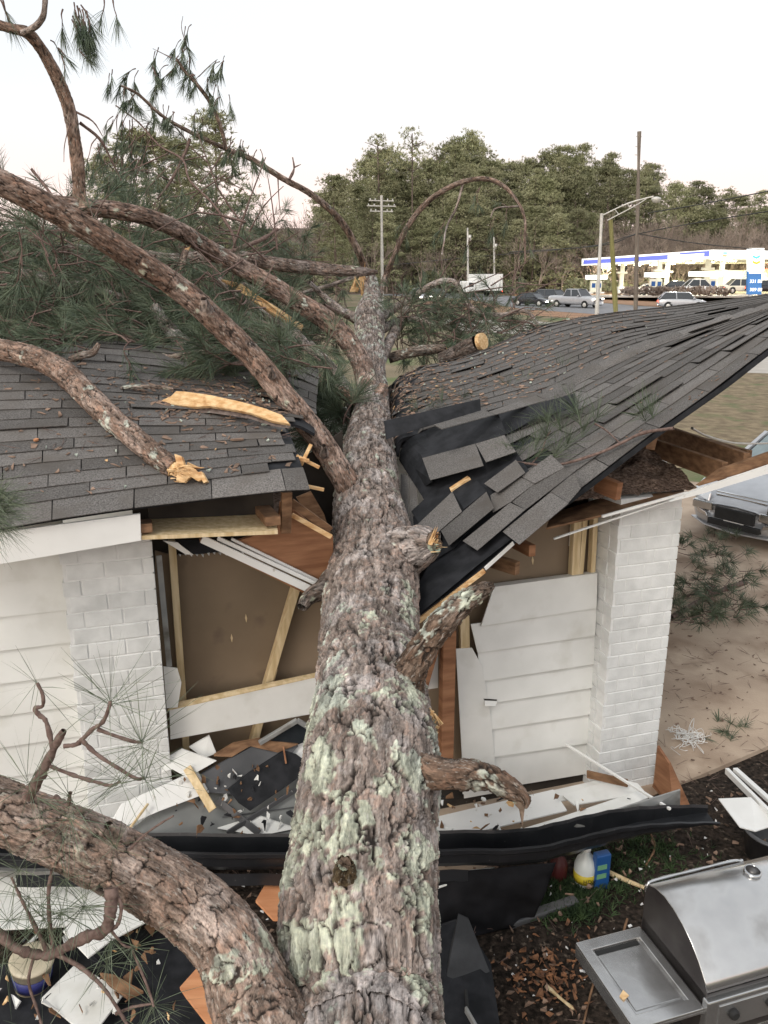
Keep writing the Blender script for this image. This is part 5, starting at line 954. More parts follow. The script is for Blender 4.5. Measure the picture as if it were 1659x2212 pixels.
# ---------------- litter
def rnd_px(n, box): return [(random.uniform(box[0], box[2]), random.uniform(box[1], box[3])) for _ in range(n)]
def scat(name, label, n, gen, m, kind='stuff'):
    mb = MB()
    for _ in range(n):
        p, nrm_, sx, sy, th = gen(); a = random.uniform(0, 6.28); t1 = np.cross(nrm_, (math.cos(a), math.sin(a), .01)); t1 /= np.linalg.norm(t1); t2 = np.cross(nrm_, t1)
        k = 5; ang = sorted(random.uniform(0, 6.28) for _ in range(k)); pts = [p + t1 * math.cos(q_) * sx * random.uniform(.6, 1) + t2 * math.sin(q_) * sy * random.uniform(.6, 1) + nrm_ * random.uniform(0, th * 1.5) for q_ in ang]
        V, Fc = prism(pts, nrm_ * th); mb.add(V, Fc)
    o = mb.build(name, M[m]); setp(o, label, kind=kind); return o
def on_left(): 
    r = random.random(); u = random.uniform(.6, 2.9); v = random.uniform(1, 13); 
    if r < .75: v = random.triangular(6, 15, 12); u = random.triangular(1.0, 3.1, 2.5)
    return SL(u, v) + SL.nrm(u, v) * .012, SL.nrm(u, v)
def on_back():
    u = random.triangular(.2, 6, 2.0); v = random.uniform(.3, 13); return SB(u, v) + SB.nrm(u, v) * .014, SB.nrm(u, v)
def on_front():
    u = random.uniform(2.6, 5.9); v = random.choice([random.uniform(.05, .9), random.uniform(0, 10)]); return SR(u, v) + SR.nrm(u, v) * .014, SR.nrm(u, v)
def sz(f, a, b, th): 
    def g():
        p, n_ = f(); s_ = random.uniform(a, b); return p, n_, s_, s_ * random.uniform(.2, .7), th
    return g
def on_yard(lo=0.0):
    def f():
        while True:
            x, y = random.uniform(-1, 4.2), random.uniform(2.0, 5.6); p = np.array([x, y, 0]); 
            if abs((x - 2.55) * .35 + (y - 5.85) * .94) > .05 and (x - 2.55) * .35 + (y - 5.85) * .94 < -.1: return np.array([x, y, .03 + random.uniform(0, .02)]), np.array([random.gauss(0, .3), random.gauss(0, .3), 1.])
    return f
def on_drive(): 
    a = random.random(); x = random.uniform(2.3, 5.5); y = random.uniform(5.4, 11); return np.array([x, y, .036]), UP.copy()
scat('bark_litter', 'brown bark flakes and leaves strewn over the left roof', 620, sz(on_left, .012, .05, .003), 'leaf_brown')
scat('bark_litter', 'brown bark flakes and leaves strewn over the sunken rear roof', 850, sz(on_back, .012, .05, .003), 'leaf_brown')
scat('bark_litter', 'brown debris caught along the right roof edge', 60, sz(on_front, .008, .025, .003), 'leaf_brown')
scat('lichen_bits', 'pale lichen crumbs on the roof', 60, sz(lambda: on_left() if random.random() < .5 else on_back(), .006, .025, .008), 'lichen')
scat('wood_chips', 'fresh yellow wood chips on the roof', 34, sz(lambda: on_left() if random.random() < .5 else on_back(), .008, .03, .005), 'fresh_wood')
scat('white_chips', 'white paint and foam crumbs in the dark mulch', 520, sz(on_yard(), .006, .024, .006), 'ash')
scat('stone_chips', 'grey brown stone chips in the dark mulch', 900, sz(on_yard(), .008, .04, .012), 'leaf_brown')
scat('orange_splinters', 'rusty orange splinters in the mulch near the grill', 170, sz(lambda: ((hp(random.gauss(1180, 45), random.gauss(2110, 40), .04)), np.array([random.gauss(0, .4), random.gauss(0, .4), 1])), .01, .04, .006), 'rust_chip')
scat('drive_litter', 'dead leaves and bark on the tan driveway', 420, sz(on_drive, .008, .035, .003), 'leaf_brown')
mb = Tuft()
for k in range(420):
    p, _ = on_drive(); mb.add(p, np.array([RNG.normal(), RNG.normal(), .05]), 3, .14, .003, .4, 0)
for k in range(300):
    p, _ = on_yard()(); mb.add(p + UP * .01, np.array([RNG.normal(), RNG.normal(), .05]), 3, .13, .003, .4, 0)
for k in range(200):
    p, n_ = on_left() if k % 2 else on_back(); mb.add(p, np.array([RNG.normal(), RNG.normal(), .05]), 3, .13, .003, .4, 0)
o = mb.build('fallen_needles', M['twig'], None); setp(o, 'brown fallen pine needles on roof and ground', kind='stuff')
def on_heap(box, h0, h1):
    def f():
        x, y = random.uniform(box[0], box[2]), random.uniform(box[1], box[3]); return hp(x, y, random.uniform(h0, h1)), np.array([random.gauss(0, .5), random.gauss(-.2, .5), 1.])
    return f
def on_lean():
    x, y = random.uniform(380, 690), random.uniform(1640, 1800); return lean(x, y, random.uniform(.02, .09)), -HN + np.array([random.gauss(0, .4), 0, random.gauss(.3, .4)])
for nm_, lb_, k_, mm_ in (('white_rubble', 'small torn white scraps on the rubbish heap left of the trunk', 26, 'white'), ('wood_rubble', 'small splintered wood scraps on the heap left of the trunk', 50, 'old_wood'), ('dark_rubble', 'small dark roofing scraps on the heap left of the trunk', 30, 'felt')):
    scat(nm_, lb_, k_, sz(on_lean, .01, .05, .006), mm_)
for bx, h0, h1, k in (((945, 1720, 1360, 1805), .34, .42, 9), ((-20, 1940, 560, 2200), .08, .2, 30)):
    scat('white_rubble', 'small torn white siding and trim scraps in the porch rubble', k, sz(on_heap(bx, h0, h1), .02, .085, .008), 'white')
    scat('wood_rubble', 'small splintered wood scraps in the porch rubble', int(k * 1.6), sz(on_heap(bx, h0, h1), .015, .07, .008), 'old_wood')
    scat('dark_rubble', 'small dark roofing scraps in the porch rubble', k, sz(on_heap(bx, h0, h1), .02, .08, .004), 'felt')
    scat('pale_splinters', 'pale wood splinters in the porch rubble', int(k * .7), sz(on_heap(bx, h0, h1), .01, .05, .006), 'fresh_wood')
# chip pieces one can pick out
for lb, x, y, a, b in (('orange bark chip on the left roof, near the left picture edge', 69, 957, .018, .028), ('large grey bark flake on the shingles right of the splintered limb', 508, 957, .05, .022)):
    nm = 'bark_chip'; p = CAMP + ray(x, y) * 4.9; o = thing(nm, lb, 'bark', p)
    vbest = min(((SL(u, v) , u, v) for u in np.linspace(.8, 2.9, 40) for v in np.linspace(2, 12, 60)), key=lambda q_: np.hypot(proj(q_[0])[0] - x, proj(q_[0])[1] - y)); p = vbest[0]; nn = SL.nrm(vbest[1], vbest[2]); o.location = tuple(p)
    poly('flake', [p + nn * .012 + HE * a * math.cos(t_) * random.uniform(.7, 1.1) + HN * b * math.sin(t_) * random.uniform(.7, 1.1) for t_ in np.linspace(0, 6.28, 8)[:-1]], nn * .012, M['orange_ply' if 'orange' in lb else 'leaf_brown'], o)
# weeds around the bottles
mb = Tuft()
for k in range(900):
    x, y = random.choice([(random.gauss(1240, 60), random.gauss(1925, 18)), (random.gauss(1370, 60), random.gauss(1850, 30)), (random.gauss(1220, 40), random.gauss(1965, 16))]); p = hp(x, y, .02); mb.add(p, np.array([0, 0, 1.]), 6, .07, .006, 1.1, .3)
setp(mb.build('weeds', M['weed'], None), 'low green weeds growing in the mulch by the bottles', kind='stuff')
for k, (rows, r) in enumerate((([(1305, 1880), (1360, 1905), (1420, 1928)], .018), ([(1355, 1985), (1345, 2020), (1338, 2060)], .008), ([(1290, 2100), (1275, 2150), (1260, 2215)], .008), ([(1400, 1790), (1415, 1830), (1395, 1870)], .010), ([(1180, 2130), (1215, 2160), (1240, 2180)], .012))):
    o = thing('fallen_stick', ['thick brown stick lying right of the jugs', 'thin stick standing in mulch behind the grill shelf', 'thin stick beside the left grill shelf', 'short stick below the gutter right end', 'pale splintered stick lying in orange shavings'][k], 'stick', hp(*rows[1], .03))
    tk = Twigs(); tk.tube([hp(x, y, .04 if k else .05) for x, y in rows], r, r * .7, nu=8); so_ = tk.build('stick', M['stud_wood' if k in (0, 4) else 'old_wood'], o); del so_['kind']
# dark pot / white box on the right
o = thing('white_box', 'white folded cardboard piece on a dark tub near the right picture edge', 'box', hp(1610, 1760, .3)); poly('sheet', [hp(1552, 1725, .25), hp(1622, 1722, .27), hp(1680, 1780, .25), hp(1632, 1795, .25), hp(1598, 1786, .25)], UP * -.008, M['white_paint'], o)
bar('rail', hp(1570, 1665, .2), hp(1700, 1795, .3), .05, .03, M['white_paint'], o); bar('rail', hp(1588, 1662, .2), hp(1720, 1780, .3), .03, .04, M['white_paint'], o)
o = thing('dark_tub', 'dark grey round tub under the white folded piece', 'tub', hp(1650, 1850, 0)); lathe('tub', [(.17, 0), (.21, .22), (.22, .22), (.22, .235), (.19, .235), (.15, .03)], hp(1665, 1850, 0), UP, M['vinyl_dark'], o)
flat('white_scrap', 'small white scrap at the right picture edge above the grill', 'board', [(1630, 1835), (1670, 1830), (1670, 1875)], .06, 'white')
# bundle of white string on the drive
o = thing('string_tangle', 'loose tangle of white string lying on the tan driveway', 'string', hp(1490, 1600, .04)); tk = Twigs()
for k in range(26):
    c = hp(1488 + RNG.normal() * 14, 1595 + RNG.normal() * 10, .05); tk.tube([c + np.array([RNG.normal() * .06, RNG.normal() * .06, abs(RNG.normal()) * .03]) for _ in range(5)], .0025, .0025, nu=4, sub=5)
so_ = tk.build('string', M['white_paint'], o)
# fallen pine sprigs on the drive
sp_ = thing('fallen_pine_bough', 'green pine bough with a broken orange end lying on the drive by the pillar', 'branch', hp(1530, 1260, .1)); tk, tu = Twigs(), Tuft()
tk.tube([hp(1450, 1335, .08), hp(1500, 1305, .1), hp(1560, 1275, .12), hp(1612, 1258, .14)], .03, .036, nu=10); tk.tube([hp(1450, 1300, .05), hp(1510, 1284, .1), hp(1560, 1340, .05)], .015, .01)
for k in range(95):
    x, y = RNG.uniform(1455, 1600), RNG.uniform(1160, 1350)
    if y > 1350 - (1600 - x) * .1 and x > 1560: continue
    p = hp(x, y, RNG.uniform(.03, .3)); d = np.array([RNG.normal(), RNG.normal() * .6, .3]); tk.tube([p, p + d * .12, p + d * .2 + UP * .03], .006, .003, nu=4); tu.add(p + d * .2, d, 40, .17, .006, 1.2, .3)
for k in range(9):
    p = hp(RNG.normal(1560, 22), RNG.normal(1570, 14), .04); tu.add(p, np.array([RNG.normal(), RNG.normal(), .3]), 24, .13, .005, 1.2, .3)
tk.build('stem', M['twig'], sp_); tu.build('needles', M['needle'], sp_)
# rope from the roof to the car
o = thing('rope', 'pale rope sagging from the roof corner towards the silver car', 'rope', W(1560, 940, 7)); tk = Twigs(); tk.tube([W(1495, 925, 5.9), W(1530, 943, 6.6), W(1585, 957, 8), W(1640, 958, 9.5), W(1700, 955, 10.5)], .009, .011, nu=6, sub=6); so_ = tk.build('rope_strand', M['galv'], o); del so_['kind']
# ------------------------------------------------------------------ GRILL
GO = np.array([1.262, 3.30, 0.]); gx = HE.copy(); gy = -HN.copy(); gp_ = lambda x, y, z: GO + gx * x + gy * y + UP * z
grill = thing('gas_grill', 'stainless steel gas grill with closed domed lid and a folded side shelf', 'grill', GO)
lid_p = [(0, .97), (.0, 1.12), (.02, 1.165), (.07, 1.19), (.14, 1.20), (.21, 1.19), (.28, 1.165), (.35, 1.125), (.41, 1.075), (.46, 1.02), (.485, .98)]
nx = 3; V = []; xs_ = [.0, .004, .45, .896, .90]
for x in xs_:
    e = 1 if .003 < x < .897 else .985
    for y, z in lid_p: V.append(gp_(x, .24 + (y - .24) * e, .95 + (z - .95) * e))
nlp = len(lid_p); Fc = []
for i in range(len(xs_) - 1):
    for j in range(nlp - 1): a = i * nlp + j; Fc.append([a, a + 1, a + nlp + 1, a + nlp])
lid = fastmesh('lid', V, Fc, M['steel'], grill, smooth=True); mdf = lid.modifiers.new('s', 'SOLIDIFY'); mdf.thickness = .004
for x, nm in ((.0, 'lid_end'), (.896, 'lid_end')):
    pts = [gp_(x, y * .985 + .003, z - .004) for y, z in lid_p] + [gp_(x, .485, .90), gp_(x, 0, .90)]
    poly(nm, pts, gx * .006, M['steel_dark'], grill)
tk = Twigs(); tk.tube([gp_(.01, -.01, 1.10), gp_(.02, -.012, 1.135), gp_(.07, -.012, 1.15), gp_(.3, -.012, 1.152), gp_(.5, -.012, 1.152), gp_(.56, -.0, 1.15)], .009, .008, nu=8, sub=5); so_ = tk.build('lid_rim', M['chrome'], grill); del so_['kind']
th_ = gp_(.50, .13, 1.20); lathe('gauge', [(.042, 0), (.042, .012), (.034, .018), (.034, .014), (.005, .014)], th_, UP * 1 + gy * .08, M['chrome'], grill); lathe('gauge_dial', [(.033, .0145), (.002, .0155)], th_, UP * 1 + gy * .08, M['steel_dark'], grill)
V, Fc = boxpts(gp_(.45, .24, .82), .45, .235, .14, gx, gy, UP); fastmesh('firebox', V, Fc, M['steel_dark'], grill)
V, Fc = boxpts(gp_(.45, .49, .865), .46, .02, .085, gx, gy, UP); bev(fastmesh('front_panel', V, Fc, M['steel'], grill), .006)
V, Fc = boxpts(gp_(.45, .511, .87), .40, .004, .05, gx, gy, UP); bev(fastmesh('control_plate', V, Fc, M['steel'], grill), .002)
for k in range(4): lathe('knob', [(.024, 0), (.024, .02), (.018, .03)], gp_(.12 + k * .2, .512, .87), gy, M['rubber'], grill, 20)
V, Fc = boxpts(gp_(.45, .24, .36), .44, .22, .32, gx, gy, UP); fastmesh('cart', V, Fc, M['rubber'], grill)
for x in (.03, .87):
    for y in (.03, .45): bar('leg', gp_(x, y, .02), gp_(x, y, .7), .04, .04, M['steel_dark'], grill)
V, Fc = boxpts(gp_(.45, .465, .40), .43, .012, .3, gx, gy, UP); bev(fastmesh('door', V, Fc, M['steel'], grill), .004)
# side shelf: raised rim, recessed middle
shf = thing_part = fastmesh('side_shelf', *boxpts(gp_(-.185, .245, .885), .175, .245, .006, gx, gy, UP), M['steel'], grill)
for c, hx, hy in ((gp_(-.185, .03, .898), .175, .03), (gp_(-.185, .46, .898), .175, .03), (gp_(-.335, .245, .898), .025, .19), (gp_(-.03, .245, .898), .02, .19)):
    V, Fc = boxpts(c, hx, hy, .008, gx, gy, UP); bev(fastmesh('rim', V, Fc, M['steel'], shf), .003)
V, Fc = boxpts(gp_(-.18, .25, .893), .115, .155, .003, gx, gy, UP); bev(fastmesh('tray', V, Fc, M['steel'], shf), .002)
V, Fc = boxpts(gp_(-.18, .075, .8925), .115, .012, .002, gx, gy, UP); fastmesh('slot', V, Fc, M['rubber'], shf)
bar('skirt', gp_(-.357, 0, .86), gp_(-.357, .49, .86), .07, .004, M['steel'], shf, bw=0)
bar('hinge', gp_(-.004, .02, .89), gp_(-.004, .47, .89), .02, .008, M['steel_dark'], grill)
poly('chip', [gp_(-.33, .33, .907), gp_(-.30, .31, .91), (gp_(-.29, .34, .907)), gp_(-.325, .355, .907)], UP * .006, M['fresh_wood'], shf)
# ------------------------------------------------------------------ VEHICLES
def car(name, label, loc, head, L, Wd, H, st_, gh, paint, wheels, roof_z=None, group=None, lit=True, sub=1, extras=None):
    """st_: stations (x, half width, bottom, belt) nose to tail; gh: (x base front, x roof front, x roof rear, x base rear, belt z)"""
    o = thing(name, label, 'car' if 'truck' not in name and 'van' not in name else 'truck', (0, 0, 0), group)
    V = []; prof = lambda w_, zb, zt: [(0, zb), (w_ * .8, zb), (w_ * .98, zb + .12), (w_, zb + .3), (w_ * .985, zt - .16), (w_ * .93, zt - .03), (w_ * .6, zt + .015), (0, zt + .03)]
    for x, w_, zb, zt in st_:
        p = prof(w_, zb, zt); ring = p + [(-a, b) for a, b in p[-2:0:-1]]
        for y, z in ring: V.append((x, y, z))
    nr, nu = len(st_), 14; Fc = [list(f) for f in gridfaces(nr, nu)] + [list(range(nu)), list(range((nr - 1) * nu, nr * nu))[::-1]]
    b = fastmesh('body', V, Fc, paint, o, smooth=True, local=True); md = b.modifiers.new('s', 'SUBSURF'); md.levels = md.render_levels = sub
    for e in range(1): pass
    xb0, xr0, xr1, xb1, zb = gh; w0 = st_[len(st_) // 2][1] * .92; w1 = w0 * .78; zr = H
    Vg = [(xb0, -w0, zb), (xb0, w0, zb), (xb1, w0, zb), (xb1, -w0, zb), (xr0, -w1, zr - .05), (xr0, w1, zr - .05), (xr1, w1, zr - .05), (xr1, -w1, zr - .05)]
    gg = fastmesh('windows', Vg, BF, M['glass_dark'], o, local=True); bev(gg, .03, 2)
    Vr = []; 
    for x, k in ((xr0 + .06, .9), (xr0 - .12, 1), (xr1 + .12, 1), (xr1 - .05, .92)):
        for y in (-1, -.6, 0, .6, 1): Vr.append((x, y * (w1 + .02) * k, zr - .055 + .05 * (1 - y * y)))
    N_ = len(Vr); Vr += [(x, y, z - .03) for x, y, z in Vr]; Fr = []
    for i in range(3):
        for j in range(4): a = i * 5 + j; Fr += [[a, a + 1, a + 6, a + 5], [N_ + a, N_ + a + 5, N_ + a + 6, N_ + a + 1]]
    for i in range(3): a = i * 5; Fr += [[a, a + 5, N_ + a + 5, N_ + a], [a + 4, N_ + a + 4, N_ + a + 9, a + 9]]
    for j in range(4): Fr += [[j, N_ + j, N_ + j + 1, j + 1], [15 + j, 16 + j, N_ + 16 + j, N_ + 15 + j]]
    rf = fastmesh('roof', Vr, Fr, paint, o, smooth=True, local=True)
    for sgn in (-1, 1):
        for (xa, xb) in ((xb0, xr0), (xb1, xr1), ((xb0 + xb1) / 2 - .1, (xr0 + xr1) / 2 - .1)):
            bp = bar('pillar', np.array([xa, sgn * (w0 - .005), zb]), np.array([xb, sgn * (w1 - .0), zr - .04]), .05, .07, paint, None); bp.parent = o
    for x in wheels:
        for sgn in (-1, 1):
            wv = lathe('wheel', [(.24, 0), (.34, .02), (.34, .2), (.24, .22)], (x, sgn * (st_[2][1] - .0) - (.21 if sgn > 0 else .01), .34), (0, 1, 0), M['rubber'], None, 24); wv.parent = o
            rm = lathe('rim', [(.21, 0), (.20, .012), (.06, .02), (.01, .02)], (x, sgn * (st_[2][1] + .012), .34), (0, sgn, 0), M['galv'], None, 20); rm.parent = wv
            ar = lathe('wheel_arch', [(.40, 0), (.40, .005)], (x, sgn * (st_[2][1] + .002) - (.003 if sgn > 0 else 0), .37), (0, sgn, 0), M['rubber'], None, 24); ar.parent = o
    xn, xt = st_[0][0], st_[-1][0]; zh = st_[1][3] - .14; wn = st_[1][1]
    for sgn in (-1, 1):
        V, Fc = boxpts((xn - .05, sgn * wn * .72, zh), .07, .17, .065); h_ = fastmesh('headlight', V, Fc, M['lamp_on'] if lit else M['chrome'], o, local=True); bev(h_, .02, 2)
        V, Fc = boxpts((xt + .03, sgn * wn * .78, zh + .1), .04, .13, .08); h_ = fastmesh('tail_light', V, Fc, M['tail_on'] if lit else M['red'], o, local=True); bev(h_, .01, 2)
        V, Fc = boxpts((xb0 - .25, sgn * (w0 + .17), zb + .06), .06, .09, .07); bev(fastmesh('mirror', V, Fc, paint, o, local=True), .03, 2)
    V, Fc = boxpts((xn - .01, 0, zh - .06), .05, wn * .42, .09); bev(fastmesh('grille', V, Fc, M['rubber'], o, local=True), .01)
    V, Fc = boxpts((xn - .01, 0, .33), .06, wn * .55, .045); bev(fastmesh('lower_grille', V, Fc, M['rubber'], o, local=True), .01)
    if extras: extras(o)
    o.location = tuple(loc); o.rotation_euler = (0, 0, head); return o
def st_car(L, w_, zt, suv=0):
    h = L / 2
    return [(h, w_ * .72, .28, .58 + suv), (h - .12, w_ * .88, .22, .68 + suv), (h - .6, w_ * .98, .2, .80 + suv * 1.2), (h - 1.3, w_, .2, zt), (0, w_, .2, zt + .03), (-h + 1.0, w_, .2, zt + .04), (-h + .25, w_ * .96, .24, zt), (-h, w_ * .85, .34, zt - .1)]
RD = math.radians
def gpt(x, y, dz=0.0): p = G(x, y, 0); return (p[0], p[1], dz)
car('parked_car', 'black sedan, leftmost of the three cars heading right on the road', gpt(1150, 661), RD(-46), 4.7, .9, 1.45, st_car(4.7, .9, .93), (1.1, .35, -.95, -1.75, .9), M['black_paint'], (1.45, -1.35), group='cars driving on the road')
car('parked_car', 'dark grey SUV between the black sedan and the white pickup', gpt(1194, 658), RD(-48), 4.8, .93, 1.7, st_car(4.8, .93, 1.05, .14), (1.2, .55, -1.7, -2.25, 1.02), M['dkgrey_paint'], (1.45, -1.4), group='cars driving on the road')
def bed(o):
    V, Fc = boxpts((-1.75, 0, 1.03), .85, .72, .02); fastmesh('cargo_bed', V, Fc, M['rubber'], o, local=True)
car('pickup_truck', 'silver white pickup truck, rightmost of the three cars heading right', gpt(1243, 664), RD(-50), 5.8, 1.0, 1.92, [(2.9, .8, .35, .95), (2.75, .95, .3, 1.08), (2.2, 1.0, .3, 1.15), (1.3, 1.0, .3, 1.2), (0, 1.0, .3, 1.2), (-1.2, 1.0, .32, 1.2), (-2.6, 1.0, .36, 1.2), (-2.9, .95, .45, 1.15)], (1.3, .65, -.75, -1.0, 1.17), M['silver'], (1.85, -1.75), extras=bed)
car('parked_car', 'silver SUV seen above the roof edge below the filling station', gpt(1472, 668), RD(-12), 4.7, .92, 1.7, st_car(4.7, .92, 1.05, .12), (1.2, .5, -1.75, -2.3, 1.02), M['silver'], (1.45, -1.4))
car('parked_car', 'dark car half hidden by branches left of the box truck', gpt(945, 648), RD(-100), 4.6, .9, 1.5, st_car(4.6, .9, .93), (1.1, .35, -.95, -1.75, .9), M['black_paint'], (1.45, -1.35))
car('parked_car', 'grey car furthest left among the pine twigs on the road', gpt(905, 650), RD(-100), 4.6, .9, 1.6, st_car(4.6, .9, .95), (1.1, .4, -1.3, -1.95, .92), M['silver'], (1.45, -1.35))
# box truck
bt = thing('box_truck', 'white box truck driving away on the road behind the tree', 'truck', gpt(1040, 641)); bz = RD(28); bx_ = np.array([math.cos(bz), math.sin(bz), 0]); by_ = np.array([-math.sin(bz), math.cos(bz), 0]); bo = np.array(bt.location[:])
def bb(name, x, y, z, hx, hy, hz, m, bw=.03):
    V, Fc = boxpts(bo + bx_ * x + by_ * y + UP * z, hx, hy, hz, bx_, by_, UP); o = fastmesh(name, V, Fc, m, bt); bev(o, bw); return o
bb('cargo_box', .6, 0, 2.0, 2.2, 1.15, 1.15, M['white_paint']); bb('cab', -2.45, 0, 1.35, .75, 1.0, .85, M['white_paint'], .15); bb('window', -2.5, -.99, 1.7, .4, .03, .3, M['glass_dark'])
bb('rear_frame', 2.82, 0, 2.0, .02, 1.17, 1.17, M['galv']); bb('bumper', 2.8, 0, .6, .1, 1.1, .12, M['rubber']); bb('chassis', 0, 0, .7, 2.9, .5, .12, M['rubber'])
bb('tail_light', 2.92, -.95, .75, .02, .12, .08, M['tail_on']); bb('tail_light', 2.92, .95, .75, .02, .12, .08, M['tail_on'])
for x in (-2.2, 1.6):
    for y in (-1.1, .85): o = lathe('wheel', [(.3, 0), (.45, .03), (.45, .25), (.3, .28)], bo + bx_ * x + by_ * y + UP * .45, by_, M['rubber'], bt, 20)
# near silver sedan
def sedan_x(o):
    for k in range(5): V, Fc = boxpts((2.325 - k * .008, 0, .60 + k * .04), .02, .40, .006); fastmesh('grille_bar', V, Fc, M['chrome'], o, local=True)
    for sgn in (-1, 1):
        pts = [(2.10, sgn * .84, .70), (2.33, sgn * .62, .63), (2.40, sgn * .44, .60), (2.36, sgn * .44, .72), (2.2, sgn * .62, .785), (1.95, sgn * .80, .83)]
        o_ = poly('headlight_lens', [np.array(p) for p in pts], (.025, sgn * .02, .01), M['chrome'], None, .008); o_.parent = o
        o_ = poly('fog_light', [np.array(p) for p in [(2.36, sgn * .62, .40), (2.42, sgn * .42, .38), (2.42, sgn * .45, .44), (2.34, sgn * .66, .48)]], (.03, sgn * .01, 0), M['chrome'], None, .008); o_.parent = o
    o_ = poly('bumper_lip', [np.array(p) for p in [(2.20, -.84, .24), (2.38, -.5, .21), (2.45, 0, .20), (2.38, .5, .21), (2.20, .84, .24), (2.15, .80, .24), (2.1, 0, .22), (2.15, -.80, .24)]], (0, 0, .025), M['silver'], None, .006); o_.parent = o
    o_ = poly('licence_plate', [np.array(p) for p in [(2.44, -.16, .36), (2.44, .16, .36), (2.44, .16, .50), (2.44, -.16, .50)]], (.01, 0, 0), M['white_paint'], None); o_.parent = o
    for sgn in (-1, 1):
        o_ = bar('wiper', np.array([1.22, sgn * .05 + .2, .96]), np.array([.98, sgn * .5 + .1, 1.02]), .015, .015, M['rubber'], None); o_.parent = o
    V, Fc = boxpts((1.28, 0, .935), .05, .66, .012); fastmesh('cowl', V, Fc, M['rubber'], o, local=True)
    o_ = poly('windscreen', [np.array(p) for p in [(1.24, -.74, .935), (1.24, .74, .935), (.50, .60, 1.40), (.50, -.60, 1.40)]], (.01, 0, .012), mat('windscreen_glass', (.16, .20, .21), (.20, .25, .26), .08, spec=.9), None, .004); o_.parent = o
ha = RD(-90 - 52); cf = W(1492, 1098, 12.9)[:2] + np.array([.8 * math.cos(RD(-52)) * 1.0, .8 * math.sin(RD(-52))])
car('parked_car', 'silver sedan parked nose towards the house at the right picture edge', (cf[0] - 2.3 * math.cos(ha), cf[1] - 2.3 * math.sin(ha), .0), ha, 4.8, .92, 1.45,
    [(2.42, .50, .34, .58), (2.36, .74, .22, .68), (2.1, .88, .18, .78), (1.7, .91, .18, .88), (1.2, .92, .18, .94), (0, .92, .18, .96), (-1.5, .92, .2, .98), (-2.2, .88, .24, .95), (-2.4, .78, .34, .86)], (1.25, .50, -.95, -1.75, .92), M['silver'], (1.42, -1.40), lit=False, sub=2, extras=sedan_x)
# ------------------------------------------------------------------ FILLING STATION
fs = thing('filling_station', 'brightly lit filling station canopy with blue band and pale columns', 'canopy', (48, 110, 0))
def A3(x, y, z): return W(x, y, z)
c0 = W(1537, 559, 100); c1 = W(1256, 574, 132); c2 = W(1900, 562, 118)
fh = UP * 1.05
def fasc(name, a, b, h0, h1, m, off):
    d = b - a; nrm_ = np.cross(d, UP); nrm_ /= np.linalg.norm(nrm_); nrm_ = nrm_ if nrm_ @ (CAMP - a) > 0 else -nrm_
    return poly(name, [a + UP * h0 + nrm_ * off, b + UP * h0 + nrm_ * off, b + UP * h1 + nrm_ * off, a + UP * h1 + nrm_ * off], -nrm_ * .1, m, fs)
c3 = c1 + (c2 - c0)
fasc('fascia', c1, c0, 0, 1.05, M['fascia_lit'], 0); fasc('fascia', c0, c2, 0, 1.05, M['fascia_lit'], 0)
lp = lambda a, b, t: a * (1 - t) + b * t
fasc('blue_band', lp(c1, c0, .02), lp(c1, c0, .72), .22, .80, M['fascia_blue'], .03); fasc('blue_band', lp(c1, c0, .80), lp(c1, c0, .985), .72, .95, M['fascia_blue'], .03); fasc('blue_band', lp(c1, c0, .955), lp(c1, c0, .985), .3, .72, M['fascia_blue'], .035)
lg = lp(c0, c2, .055); fasc('emblem', lg, lp(c0, c2, .075), .58, .78, M['sign_teal'], .04); fasc('emblem', lg, lp(c0, c2, .075), .30, .50, M['tail_on'], .04)
poly('soffit', [c1 + UP * .02, c0 + UP * .02, c2 + UP * .02, c3 + UP * .02], UP * .5, M['station_wall'], fs)
for i in range(7):
    for j in (.22, .6):
        p = lp(c1, c0, (i + .5) / 7) + (c2 - c0) * j * .5; V, Fc = boxpts(p - UP * .03, .45, .45, .03); fastmesh('canopy_lamp', V, Fc, M['canopy_light'], fs)
        if j < .5 and i % 2 == 0:
            L_ = bpy.data.lights.new('canopy_lamp_light', 'POINT'); L_.energy = 500; L_.color = (1, .96, .82); L_.shadow_soft_size = .4; lo_ = bpy.data.objects.new('canopy_lamp_light', L_); COL.objects.link(lo_); lo_.location = tuple(p - UP * .3 - np.array(fs.location[:])); lo_.parent = fs
gz = lambda p: .3 if p[1] > 118 else .6
def ray_at(x, y, Y): r = ray(x, y); return CAMP + r * (Y / r[1])
for xb, Y_ in ((1345, 128), (1425, 116), (1443, 122), (1530, 108), (1560, 118)):
    pt = ray_at(xb, 572, Y_); base = np.array([pt[0], pt[1], ray_at(xb, 634, Y_)[2]])
    V, Fc = boxpts((pt + base) / 2 + UP * .3, .28, .28, (pt[2] - base[2]) / 2 + .3); bev(fastmesh('column', V, Fc, M['station_wall'], fs), .03)
    V, Fc = boxpts(base + UP * 3.0, .7, .4, .14); fastmesh('column_sign', V, Fc, M['station_wall'], fs); V, Fc = boxpts(base + UP * .5, .45, .45, .5); fastmesh('column_base', V, Fc, M['white_paint'], fs)
fc_ = [ray_at(1240, 636, 140), ray_at(1200, 640, 118), ray_at(1560, 640, 98), ray_at(1900, 640, 98), ray_at(1900, 630, 150), ray_at(1500, 628, 160)]
o = poly('forecourt', fc_, UP * -.15, M['paleroad']); setp(o, 'pale concrete forecourt under the filling station canopy', kind='structure')
bg_ = [ray_at(1120, 604, 175), ray_at(1200, 628, 150), ray_at(1420, 634, 146), ray_at(1700, 634, 146), ray_at(1900, 590, 175), ray_at(1300, 598, 175)]
